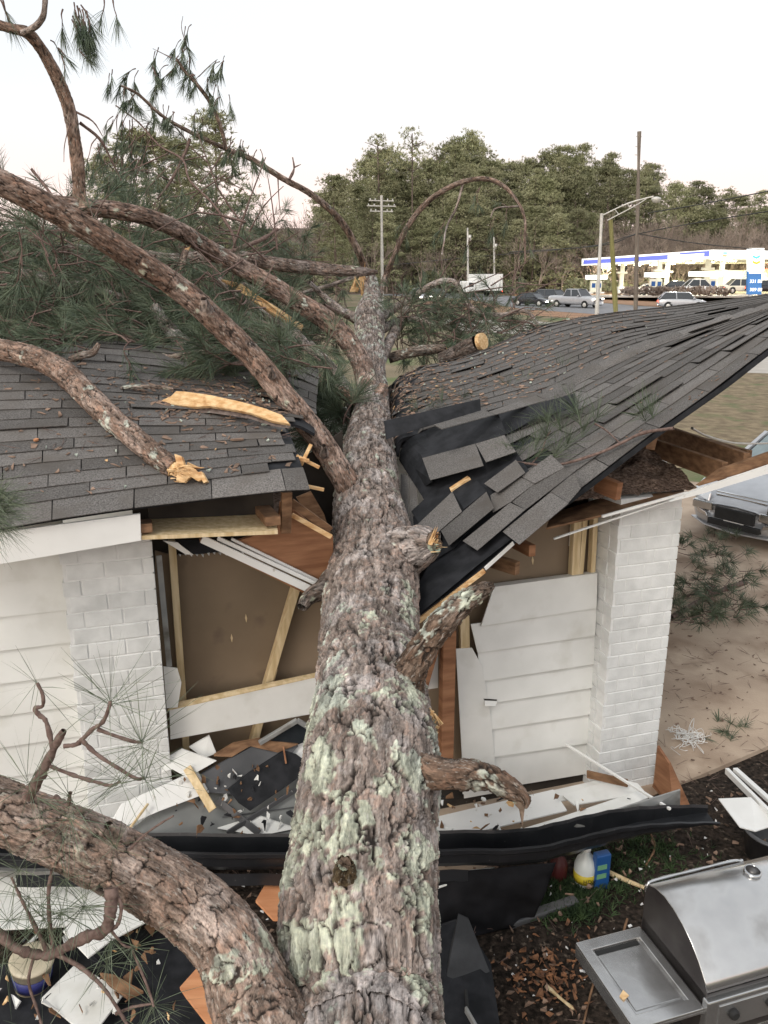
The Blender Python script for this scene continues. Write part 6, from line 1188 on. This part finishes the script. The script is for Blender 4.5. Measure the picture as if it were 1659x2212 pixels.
# shop
shop = thing('station_shop', 'pale yellow lit shop behind the pumps', 'shop', ray_at(1580, 630, 135))
def sbox(name, x0, y0, x1, y1, Y_, dep, m, par): p0, p1, p2, p3 = [ray_at(x, y, Y_) for x, y in ((x0, y1), (x1, y1), (x1, y0), (x0, y0))]; return poly(name, [p0, p1, p2, p3], (0, dep, 0), m, par)
sbox('wall', 1534, 584, 1760, 632, 136, 10, mat('lit_wall', (.8, .76, .55), rough=.7), shop); sbox('window', 1600, 602, 1660, 626, 135.8, .1, M['sign_white'], shop); sbox('red_sign', 1651, 581, 1680, 587, 135.6, .2, M['tail_on'], shop)
wl = bpy.data.lights.new('shop_light', 'AREA'); wl.energy = 1500; wl.size = 20; wl.size_y = 3; wl.shape = 'RECTANGLE'; wl.color = (1, .95, .7); wo_ = bpy.data.objects.new('shop_light', wl); COL.objects.link(wo_); wo_.location = tuple(ray_at(1600, 575, 131) - np.array(shop.location[:])); wo_.rotation_euler = (RD(50), 0, 0); wo_.parent = shop
def pump(x, y, Y_, label):
    b = ray_at(x, y, Y_); t_ = thing('fuel_pump', label, 'fuel pump', b, 'fuel pumps under the canopy')
    for nm, dz, hx, hz, m in (('cabinet', .9, .38, .8, 'station_wall'), ('sign_topper', 2.2, 1.1, .28, 'sign_white'), ('island', .1, .8, .1, 'white_paint')):
        V, Fc = boxpts(b + UP * dz, hx, .3, hz); bev(fastmesh(nm, V, Fc, M[m], t_), .03)
    V, Fc = boxpts(b + UP * 1.1 - np.array([0, .31, 0]), .25, .01, .3); fastmesh('screen', V, Fc, M['blue'], t_)
pump(1280, 634, 120, 'fuel pump furthest left, left of the first column'); pump(1292, 634, 120, 'fuel pump just right of the street lamp pole'); pump(1408, 632, 110, 'fuel pump left of the second pair of columns'); pump(1421, 632, 112, 'fuel pump touching the second column'); pump(1504, 632, 105, 'fuel pump left of the fourth column'); pump(1536, 633, 104, 'fuel pump with blue screen between fourth and fifth columns')
def fcar(x, y, Y_, rz, label, m, H=1.5):
    b = ray_at(x, y, Y_); car('parked_car', label, b, RD(rz), 4.5, .88, H, st_car(4.5, .88, .93), (1.1, .35, -1.0, -1.8, .9), M[m], (1.4, -1.35), group='cars at the filling station')
fcar(1455, 634, 104, 165, 'dark red car with lit tail lamps at the pumps', 'black_paint'); fcar(1497, 635, 100, 180, 'white car behind the brown hedge at the pumps', 'white_paint', 1.7); fcar(1600, 634, 100, 0, 'tan car by the price sign at the station', 'station_wall', 1.7); fcar(1655, 634, 98, 0, 'dark car at the far right of the station', 'black_paint'); fcar(1408, 637, 118, 0, 'white car left of the dark red car', 'white_paint')
# price sign
ps = thing('price_sign', 'tall lit price sign with chevron emblem over blue price boards', 'sign', ray_at(1634, 645, 80))
sbox('top_panel', 1618, 536, 1651, 586, 80, .5, M['sign_white'], ps); sbox('price_panel', 1616, 586, 1645, 636, 80.02, .4, M['sign_blue'], ps); sbox('header_strip', 1619, 586, 1645, 591, 79.9, .1, M['sign_white'], ps); sbox('post', 1619, 636, 1624, 680, 80.1, .3, M['white_paint'], ps); sbox('post', 1640, 636, 1645, 680, 80.1, .3, M['white_paint'], ps)
def chev(cx, cy, w_, h_, m, nm):
    pts = [(cx - w_, cy - h_), (cx, cy - h_ * .1), (cx + w_, cy - h_), (cx + w_, cy + .2 * h_), (cx, cy + h_), (cx - w_, cy + .2 * h_)]
    poly(nm, [ray_at(x, y, 79.95) for x, y in pts], (0, .05, 0), M[m], ps)
chev(1634, 555, 8, 4.5, 'sign_teal', 'emblem'); chev(1634, 567, 8, 4.5, 'sign_orange', 'emblem')
for tx, yy in (('331 88', 611), ('389 88', 629)): text_obj('price_text', tx, .42, ray_at(1619, yy, 79.9), 0, M['sign_white'], ps, .01)
# hedges
for lb, x, y, Y_, w_ in (('brown clipped hedge in front of the fuel pumps, left one', 1405, 638, 92, 3.2), ('brown clipped hedge below the white car', 1505, 638, 92, 3.4), ('dark green hedge behind the road left of the pickup', 1268, 628, 125, 3.5), ('green shrub row beside the box truck', 1090, 631, 128, 5)):
    b = ray_at(x, y, Y_); t_ = thing('hedge', lb, 'hedge', b); tu = Tuft(); 
    for k in range(260): a = RNG.random(3); p = b + np.array([(a[0] - .5) * 2 * w_, (a[1] - .5) * 2, a[2] * (.8 if 'brown' in lb else 1.7) * (1 - (2 * a[0] - 1) ** 6 * .4)]); tu.add(p, np.array([0, 0, 1.]), 5, .35, .14, 1.4, .1)
    o = tu.build('foliage', M['bare'] if 'brown' in lb else M['leaf_far'], t_)
# ------------------------------------------------------------------ POLES AND WIRES
def pole(name, label, x0, y0, x1, y1, Y_, r0, r1, m, cat='pole'):
    t_, b = ray_at(x1, y1, Y_), ray_at(x0, y0, Y_); k = b[2] / max(t_[2] - b[2], .1); b = b - (t_ - b) * k; o = thing(name, label, cat, b); tk = Twigs(); tk.tube([b, (b + t_) / 2, t_], r0, r1, nu=10); s_ = tk.build('shaft', M[m], o); del s_['kind']; return o, t_, b
o, t1, _ = pole('utility_pole', 'tall plain wooden pole right of the street lamp', 1373, 665, 1381, 284, 58, .155, .11, 'pole')
for k in (.3, .9, 1.4): bar('step_peg', t1 - UP * k - HE * .2, t1 - UP * k + HE * .2, .04, .04, M['galv'], o)
o, t2, _ = pole('leaning_stub_pole', 'short greenish pole leaning beside the street lamp', 1330, 672, 1319, 474, 56, .16, .15, 'pole_green')
o, t3, _ = pole('street_lamp', 'pale steel street lamp with truss arm reaching right', 1289, 678, 1300, 461, 55, .13, .09, 'galv', 'street lamp')
a0, a1 = ray_at(1300, 466, 55), ray_at(1412, 424, 54); b0 = ray_at(1312, 476, 55); tk = Twigs(); tk.tube([a0, lp(a0, a1, .5) + UP * .15, a1], .05, .04, nu=6); tk.tube([b0, lp(b0, a1, .55), lp(a0, a1, .86)], .035, .03, nu=6)
for f in (.25, .5): tk.tube([lp(a0, a1, f) + UP * .1, lp(b0, a1, f)], .03, .03, nu=5)
s_ = tk.build('arm', M['galv'], o); del s_['kind']; lathe('lamp_head', [(.1, 0), (.28, -.06), (.30, -.16), (.18, -.32), (.05, -.36)], ray_at(1418, 425, 54), UP, M['galv'], o)
pls = []
for lb, x0, y0, x1, y1, Y_ in (('pale utility pole with crossarms and insulators above the foliage', 826, 640, 824, 422, 88), ('pale utility pole left of the box truck', 1011, 620, 1010, 492, 128), ('grey utility pole behind the box truck', 1068, 615, 1067, 512, 135)):
    o, t_, _ = pole('utility_pole', lb, x0, y0, x1, y1, Y_, .17, .13, 'galv'); pls.append(t_)
    if Y_ < 100:
        for k, w_ in ((.5, 1.3), (1.0, 1.5), (1.5, 1.2)):
            bar('crossarm', t_ - UP * k - HE * w_, t_ - UP * k + HE * w_, .1, .12, M['galv'], o)
            for q_ in (-.9, -.5, .5, .9): lathe('insulator', [(.06, 0), (.06, .2)], t_ - UP * k + HE * w_ * q_, UP, M['galv'], o, 8)
    else: lathe('transformer', [(.25, 0), (.25, .8)], t_ - UP * 1.8 + HE * .35, UP, M['galv'], o, 10)
for i, (p, lb) in enumerate(([[(1100, 545, 60), (1300, 530, 58), (1376, 506, 58), (1500, 482, 52), (1700, 450, 45)], 'wire rising to the right from behind the wooden pole'], [[(820, 575, 90), (1020, 555, 128), (1250, 535, 80), (1376, 505, 58)], 'wire between distant poles and the wooden pole'], [[(1378, 505, 58), (1500, 525, 60), (1700, 545, 62)], 'thin wire sagging right of the wooden pole'], [[(1400, 460, 60), (1520, 440, 55), (1700, 405, 50)], 'upper thin wire crossing the woods at right'])):
    o = thing('overhead_wire', lb, 'wire', ray_at(*p[0])); tk = Twigs(); tk.tube([ray_at(*q_) for q_ in p], .03, .03, nu=4, sub=6); s_ = tk.build('strand', M['wire'], o); del s_['kind']
# ------------------------------------------------------------------ BACKGROUND WOODS
def pine_mesh(seed, h=26, cw=5.0, cr=.55, full=1.0):
    rs_ = np.random.default_rng(seed); tu = Tuft(); V = []; F_ = []; n0 = 0; nb = int(64 * full)
    for k in range(nb):
        f = rs_.random() ** .8; z = h * (1 - cr) + f * h * cr; rr = cw * (1 - f) ** .55 * (.45 + .75 * rs_.random()) + .4; a = rs_.random() * 6.28
        c = np.array([math.cos(a) * rr * .75, math.sin(a) * rr * .75, z]); cs_ = (1.0 + rs_.random() * 1.1) * (1.1 - .5 * f)
        m = int(24 * full); P_ = c + rs_.standard_normal((m, 3)) * np.array([1, 1, .38]) * cs_ * .72
        for p in P_: tu.add(p, np.array([rs_.normal() * .5, rs_.normal() * .5, .8]), 6, .50, .085, 1.4, .0, rs=rs_)
    tr = Twigs(); sw = rs_.normal() * .5; tr.tube([np.array([0, 0, -1]), np.array([sw * .3, 0, h * .4]), np.array([sw, .2, h * .97])], .28, .07, nu=6, sub=4)
    for k in range(10):
        z = h * (1 - cr) + rs_.random() * h * cr * .8; a = rs_.random() * 6.28; l = cw * .7; tr.tube([np.array([sw * .7, 0, z]), np.array([math.cos(a) * l * .5, math.sin(a) * l * .5, z + .5]), np.array([math.cos(a) * l, math.sin(a) * l, z + .9])], .07, .03, nu=4, sub=2)
    return (np.vstack(tu.V), np.vstack(tu.F), np.vstack(tr.V), np.vstack(tr.F))
def bare_mesh(seed, h=14):
    rs_ = np.random.default_rng(seed); tr = Twigs()
    def grow(p, d, l, r, lev):
        q_ = p + d * l * .5 + rs_.standard_normal(3) * l * .05; e = p + d * l; tr.tube([p, q_, e], r, r * .6, nu=4 if lev < 2 else 3, sub=1)
        if lev < 5:
            for k in range(3 if lev < 4 else 3): 
                d2 = d + rs_.standard_normal(3) * .38; d2[2] += .12; d2 /= np.linalg.norm(d2); grow(p + d * l * (.55 + .45 * rs_.random()), d2, l * (.62 + .2 * rs_.random()), max(r * .62, .018), lev + 1)
    grow(np.array([0, 0, -.5]), np.array([0, 0, 1.]), h * .33, h * .013, 0); return np.vstack(tr.V), np.vstack(tr.F)
def mk(V, Fc, name, m):
    o = fastmesh(name, V, Fc, m); me = o.data; bpy.data.objects.remove(o); return me
PM = []
for i, (h, cw, cr, fu) in enumerate(((26, 4.2, .55, 1), (26, 4.8, .62, 1.1), (26, 3.6, .45, .9), (26, 5.2, .72, 1.2), (26, 3.0, .3, .45), (26, 5.0, .85, 1.3))):
    a, b, c, d = pine_mesh(100 + i, h, cw, cr, fu); PM.append((mk(a, b, 'crown', M['leaf_far'] if i % 2 else M['leaf_far2']), mk(c, d, 'trunk', M['trunk_far'])))
BM = [mk(*bare_mesh(200 + i), 'branches', M['bare']) for i in range(3)]
def zone(x, far=0):
    zs = [(712, 'behind the top of the thin slanting limb'), (735, 'behind the dark evergreen'), (760, 'left of the crossarm pole'), (800, 'just left of the crossarm pole'), (850, 'behind the crossarm pole'), (900, 'right of the crossarm pole, left of the arched limb'), (950, 'behind the left leg of the arched limb'), (1000, 'above the pale pole by the box truck'), (1050, 'above the box truck, under the arched limb'), (1100, 'under the crest of the arched limb'), (1150, 'behind the hanging tip of the arched limb'),
          (1200, 'above the black sedan'), (1250, 'above the pickup truck'), (1300, 'just left of the street lamp'), (1350, 'between street lamp and tall wooden pole'), (1400, 'right behind the tall wooden pole'), (1450, 'above the lamp head right of the wooden pole'), (1500, 'above the middle of the station canopy'), (1550, 'above the canopy corner'), (1600, 'above the shop left of the price sign'), (1660, 'above the price sign'), (9999, 'at the right picture edge')]
    for m_, t_ in zs:
        if x < m_: return t_
def place(kind, idx, loc, s_, sz_, rz, name, label, group):
    o = thing(name, label, 'tree', loc, group); o.rotation_euler = (0, 0, rz); o.scale = (s_, s_, sz_)
    ms = [('crown', PM[idx][0]), ('trunk', PM[idx][1])] if kind == 'pine' else [('branches', BM[idx])]
    for nm, me in ms: c = bpy.data.objects.new(nm, me); COL.objects.link(c); c.parent = o
    return o
prof_ = [(650, 470), (700, 400), (760, 395), (785, 325), (820, 300), (850, 330), (890, 345), (920, 335), (950, 330), (985, 300), (1020, 288), (1050, 300), (1080, 335), (1120, 345), (1150, 328), (1190, 332), (1230, 320), (1260, 325), (1290, 345), (1320, 345), (1350, 350), (1400, 362), (1440, 372), (1480, 392), (1510, 425), (1560, 412), (1600, 420), (1659, 432), (1720, 430), (1900, 440)]
px_ = np.array(prof_)
def top_at(x): return np.interp(x, px_[:, 0], px_[:, 1])
TL = 'green pine standing in the dense wood across the road'
k = 0
for row, (Y_, step, dy, ylo) in enumerate(((168, 25, -2, 0), (158, 29, 30, 0), (150, 34, 62, 0), (140, 40, 130, 0))):
    x = 690 + row * 7
    while x < 1700:
        yt = top_at(x) + dy + (random.uniform(-14, 34) if row == 0 else random.uniform(-10, 24)); r = ray_at(x, yt, Y_); h = r[2] + .5
        if row >= 2 and x > 1290: x += step; continue
        idx = random.choice([0, 1, 2, 3, 2, 4, 0, 4] if row == 0 else [0, 1, 1, 3, 2]) if row < 2 else random.choice([3, 5, 1]); s_ = random.uniform(.85, 1.15) * (h / 26) ** .5
        place('pine', idx, (r[0], Y_ + random.uniform(-4, 4), 0), s_, h / 26 / 1.0, random.uniform(0, 6.28), 'pine_tree', ['skyline pine, ', 'second rank pine, ', 'lower dark green pine, ', 'low bushy pine, '][row] + zone(x), 'pines of the wood across the road'); x += step * random.uniform(.7, 1.3); k += 1
for x in range(1270, 1700, 17):
    for Y_, yt in ((150, 440), (142, 480), (138, 505)):
        r = ray_at(x + random.uniform(-8, 8), yt + random.uniform(-25, 35), Y_); h = r[2] + .3; place('bare', random.randrange(3), (r[0], Y_, 0), h / 14 * random.uniform(.9, 1.3), h / 14, random.uniform(0, 6.28), 'bare_tree', {440: 'tallest leafless tree ', 480: 'middle height leafless tree ', 505: 'lowest leafless tree '}[yt] + zone(x), 'bare trees behind the filling station')
for x in list(range(700, 1270, 52)):
    r = ray_at(x, 470 + random.uniform(-30, 60), 136); h = r[2]; place('bare', random.randrange(3), (r[0], 136 + random.uniform(-3, 3), 0), h / 14, h / 14, random.uniform(0, 6.28), 'bare_tree', 'low leafless tree ' + zone(x), 'bare trees below the pines')
# single recognisable trees
for lb, idx, x, yt, Y_, s_ in (('spindly pine rising above the wood right of the trunk fork', 4, 892, 283, 150, 1.0), ('thin pine with open crown at the left end of the wood', 4, 820, 298, 150, 1.2), ('dense dark evergreen left of the crossarm pole', 5, 722, 388, 80, .62),
        ('round topped pine standing out against the sky, upper left', 3, 450, 258, 75, .9), ('broad loose pine behind the broken limbs on the left', 1, 300, 300, 62, .8), ('pine with ragged top left of the broad loose pine', 0, 225, 352, 60, .55), ('pine behind the curved fallen branches', 1, 380, 320, 66, .8)):
    r = ray_at(x, yt, Y_); place('pine', idx, (r[0], Y_, 0), s_, (r[2] + .4) / 26, random.uniform(0, 6), 'pine_tree', lb, None)
for i, x in enumerate((560, 600, 640, 675, 520, 700)):
    r = ray_at(x, 395 + (i % 3) * 22, 84 + i); place('bare', i % 3, (r[0], 84 + i, 0), r[2] / 14 * 1.1, r[2] / 14, i * 1.1, 'bare_tree', 'pinkish leafless tree ' + ['under the thin slanting limb at its middle', 'right under the upright stub of the thin limb', 'below the thin limb, nearer the dark evergreen', 'touching the dark evergreen on its left', 'furthest left, beside the round topped pine', 'hidden behind the dark evergreen'][i], 'bare trees left of the evergreen')
for i, x in enumerate(range(-60, 760, 40)):
    Y_ = 95 + (i % 3) * 9; r = ray_at(x, 470 + (i * 37 % 40), Y_); place('pine' if i % 3 else 'bare', i % 3, (r[0], Y_, 0), .62, r[2] / (26 if i % 3 else 14), i, 'distant_tree' if i % 3 else 'bare_tree', ('low green tree ' if i % 3 else 'low leafless tree ') + 'behind the left roof, ' + (['at the left picture edge', 'left of the upright curved branch', 'behind the foot of the upright branch', 'right of the upright branch', 'behind the broad loose pine', 'below the ragged pine', 'left of the round topped pine', 'below the round topped pine', 'left of the thin slanting limb', 'beside the dark evergreen', 'behind the trunk fork'][min(i // 2, 10)]) + (', lower one' if i % 2 else ', taller one'), 'low trees behind the left roof')
# undergrowth and earth bank at the wood foot
bank = []; nb = 60; V = []
for i in range(nb + 1):
    x = -160 + i * 8; 
    for yy, zz in ((138, -.1), (150, 1.6), (165, 5.5), (180, 9), (230, 14)): V.append((x, yy + 4 * math.sin(i * .9), zz + (random.uniform(-.3, .3) if zz > 0 else 0)))
Fb = [[i * 5 + j, i * 5 + j + 1, i * 5 + j + 6, i * 5 + j + 5] for i in range(nb) for j in range(4)]
o = fastmesh('wooded_bank', V, Fb, mat('leaf_litter', (.07, .05, .035), (.13, .09, .06), .95, .5, 6), smooth=True); setp(o, 'brown leaf covered bank rising under the wood', kind='structure')
tu = Tuft()
for k in range(2600):
    x = RNG.uniform(-40, 130); Y_ = RNG.uniform(136, 152); z = max(0, (Y_ - 138) * .14) + RNG.random() * 2.2; tu.add(np.array([x, Y_, z]), np.array([0, 0, 1.]), 5, .7, .3, 1.5, 0)
o = tu.build('undergrowth', M['leaf_far'], None); setp(o, 'low green and brown undergrowth along the edge of the wood')

# two or three trees of one patch of the wood are told apart by their place in it
from collections import defaultdict
byl = defaultdict(list)
for ob in SC.objects:
    if ob.get('category') and ob.parent is None: byl[ob['label']].append(ob)
for lb, obs in byl.items():
    if len(obs) > 1:
        obs.sort(key=lambda q_: proj(np.array(q_.location[:]))[0]); nm = {2: ['left one', 'right one'], 3: ['left one', 'middle one', 'right one'], 4: ['leftmost', 'second from left', 'third from left', 'rightmost']}.get(len(obs))
        if nm:
            for q_, t_ in zip(obs, nm): q_['label'] = lb + ', ' + t_
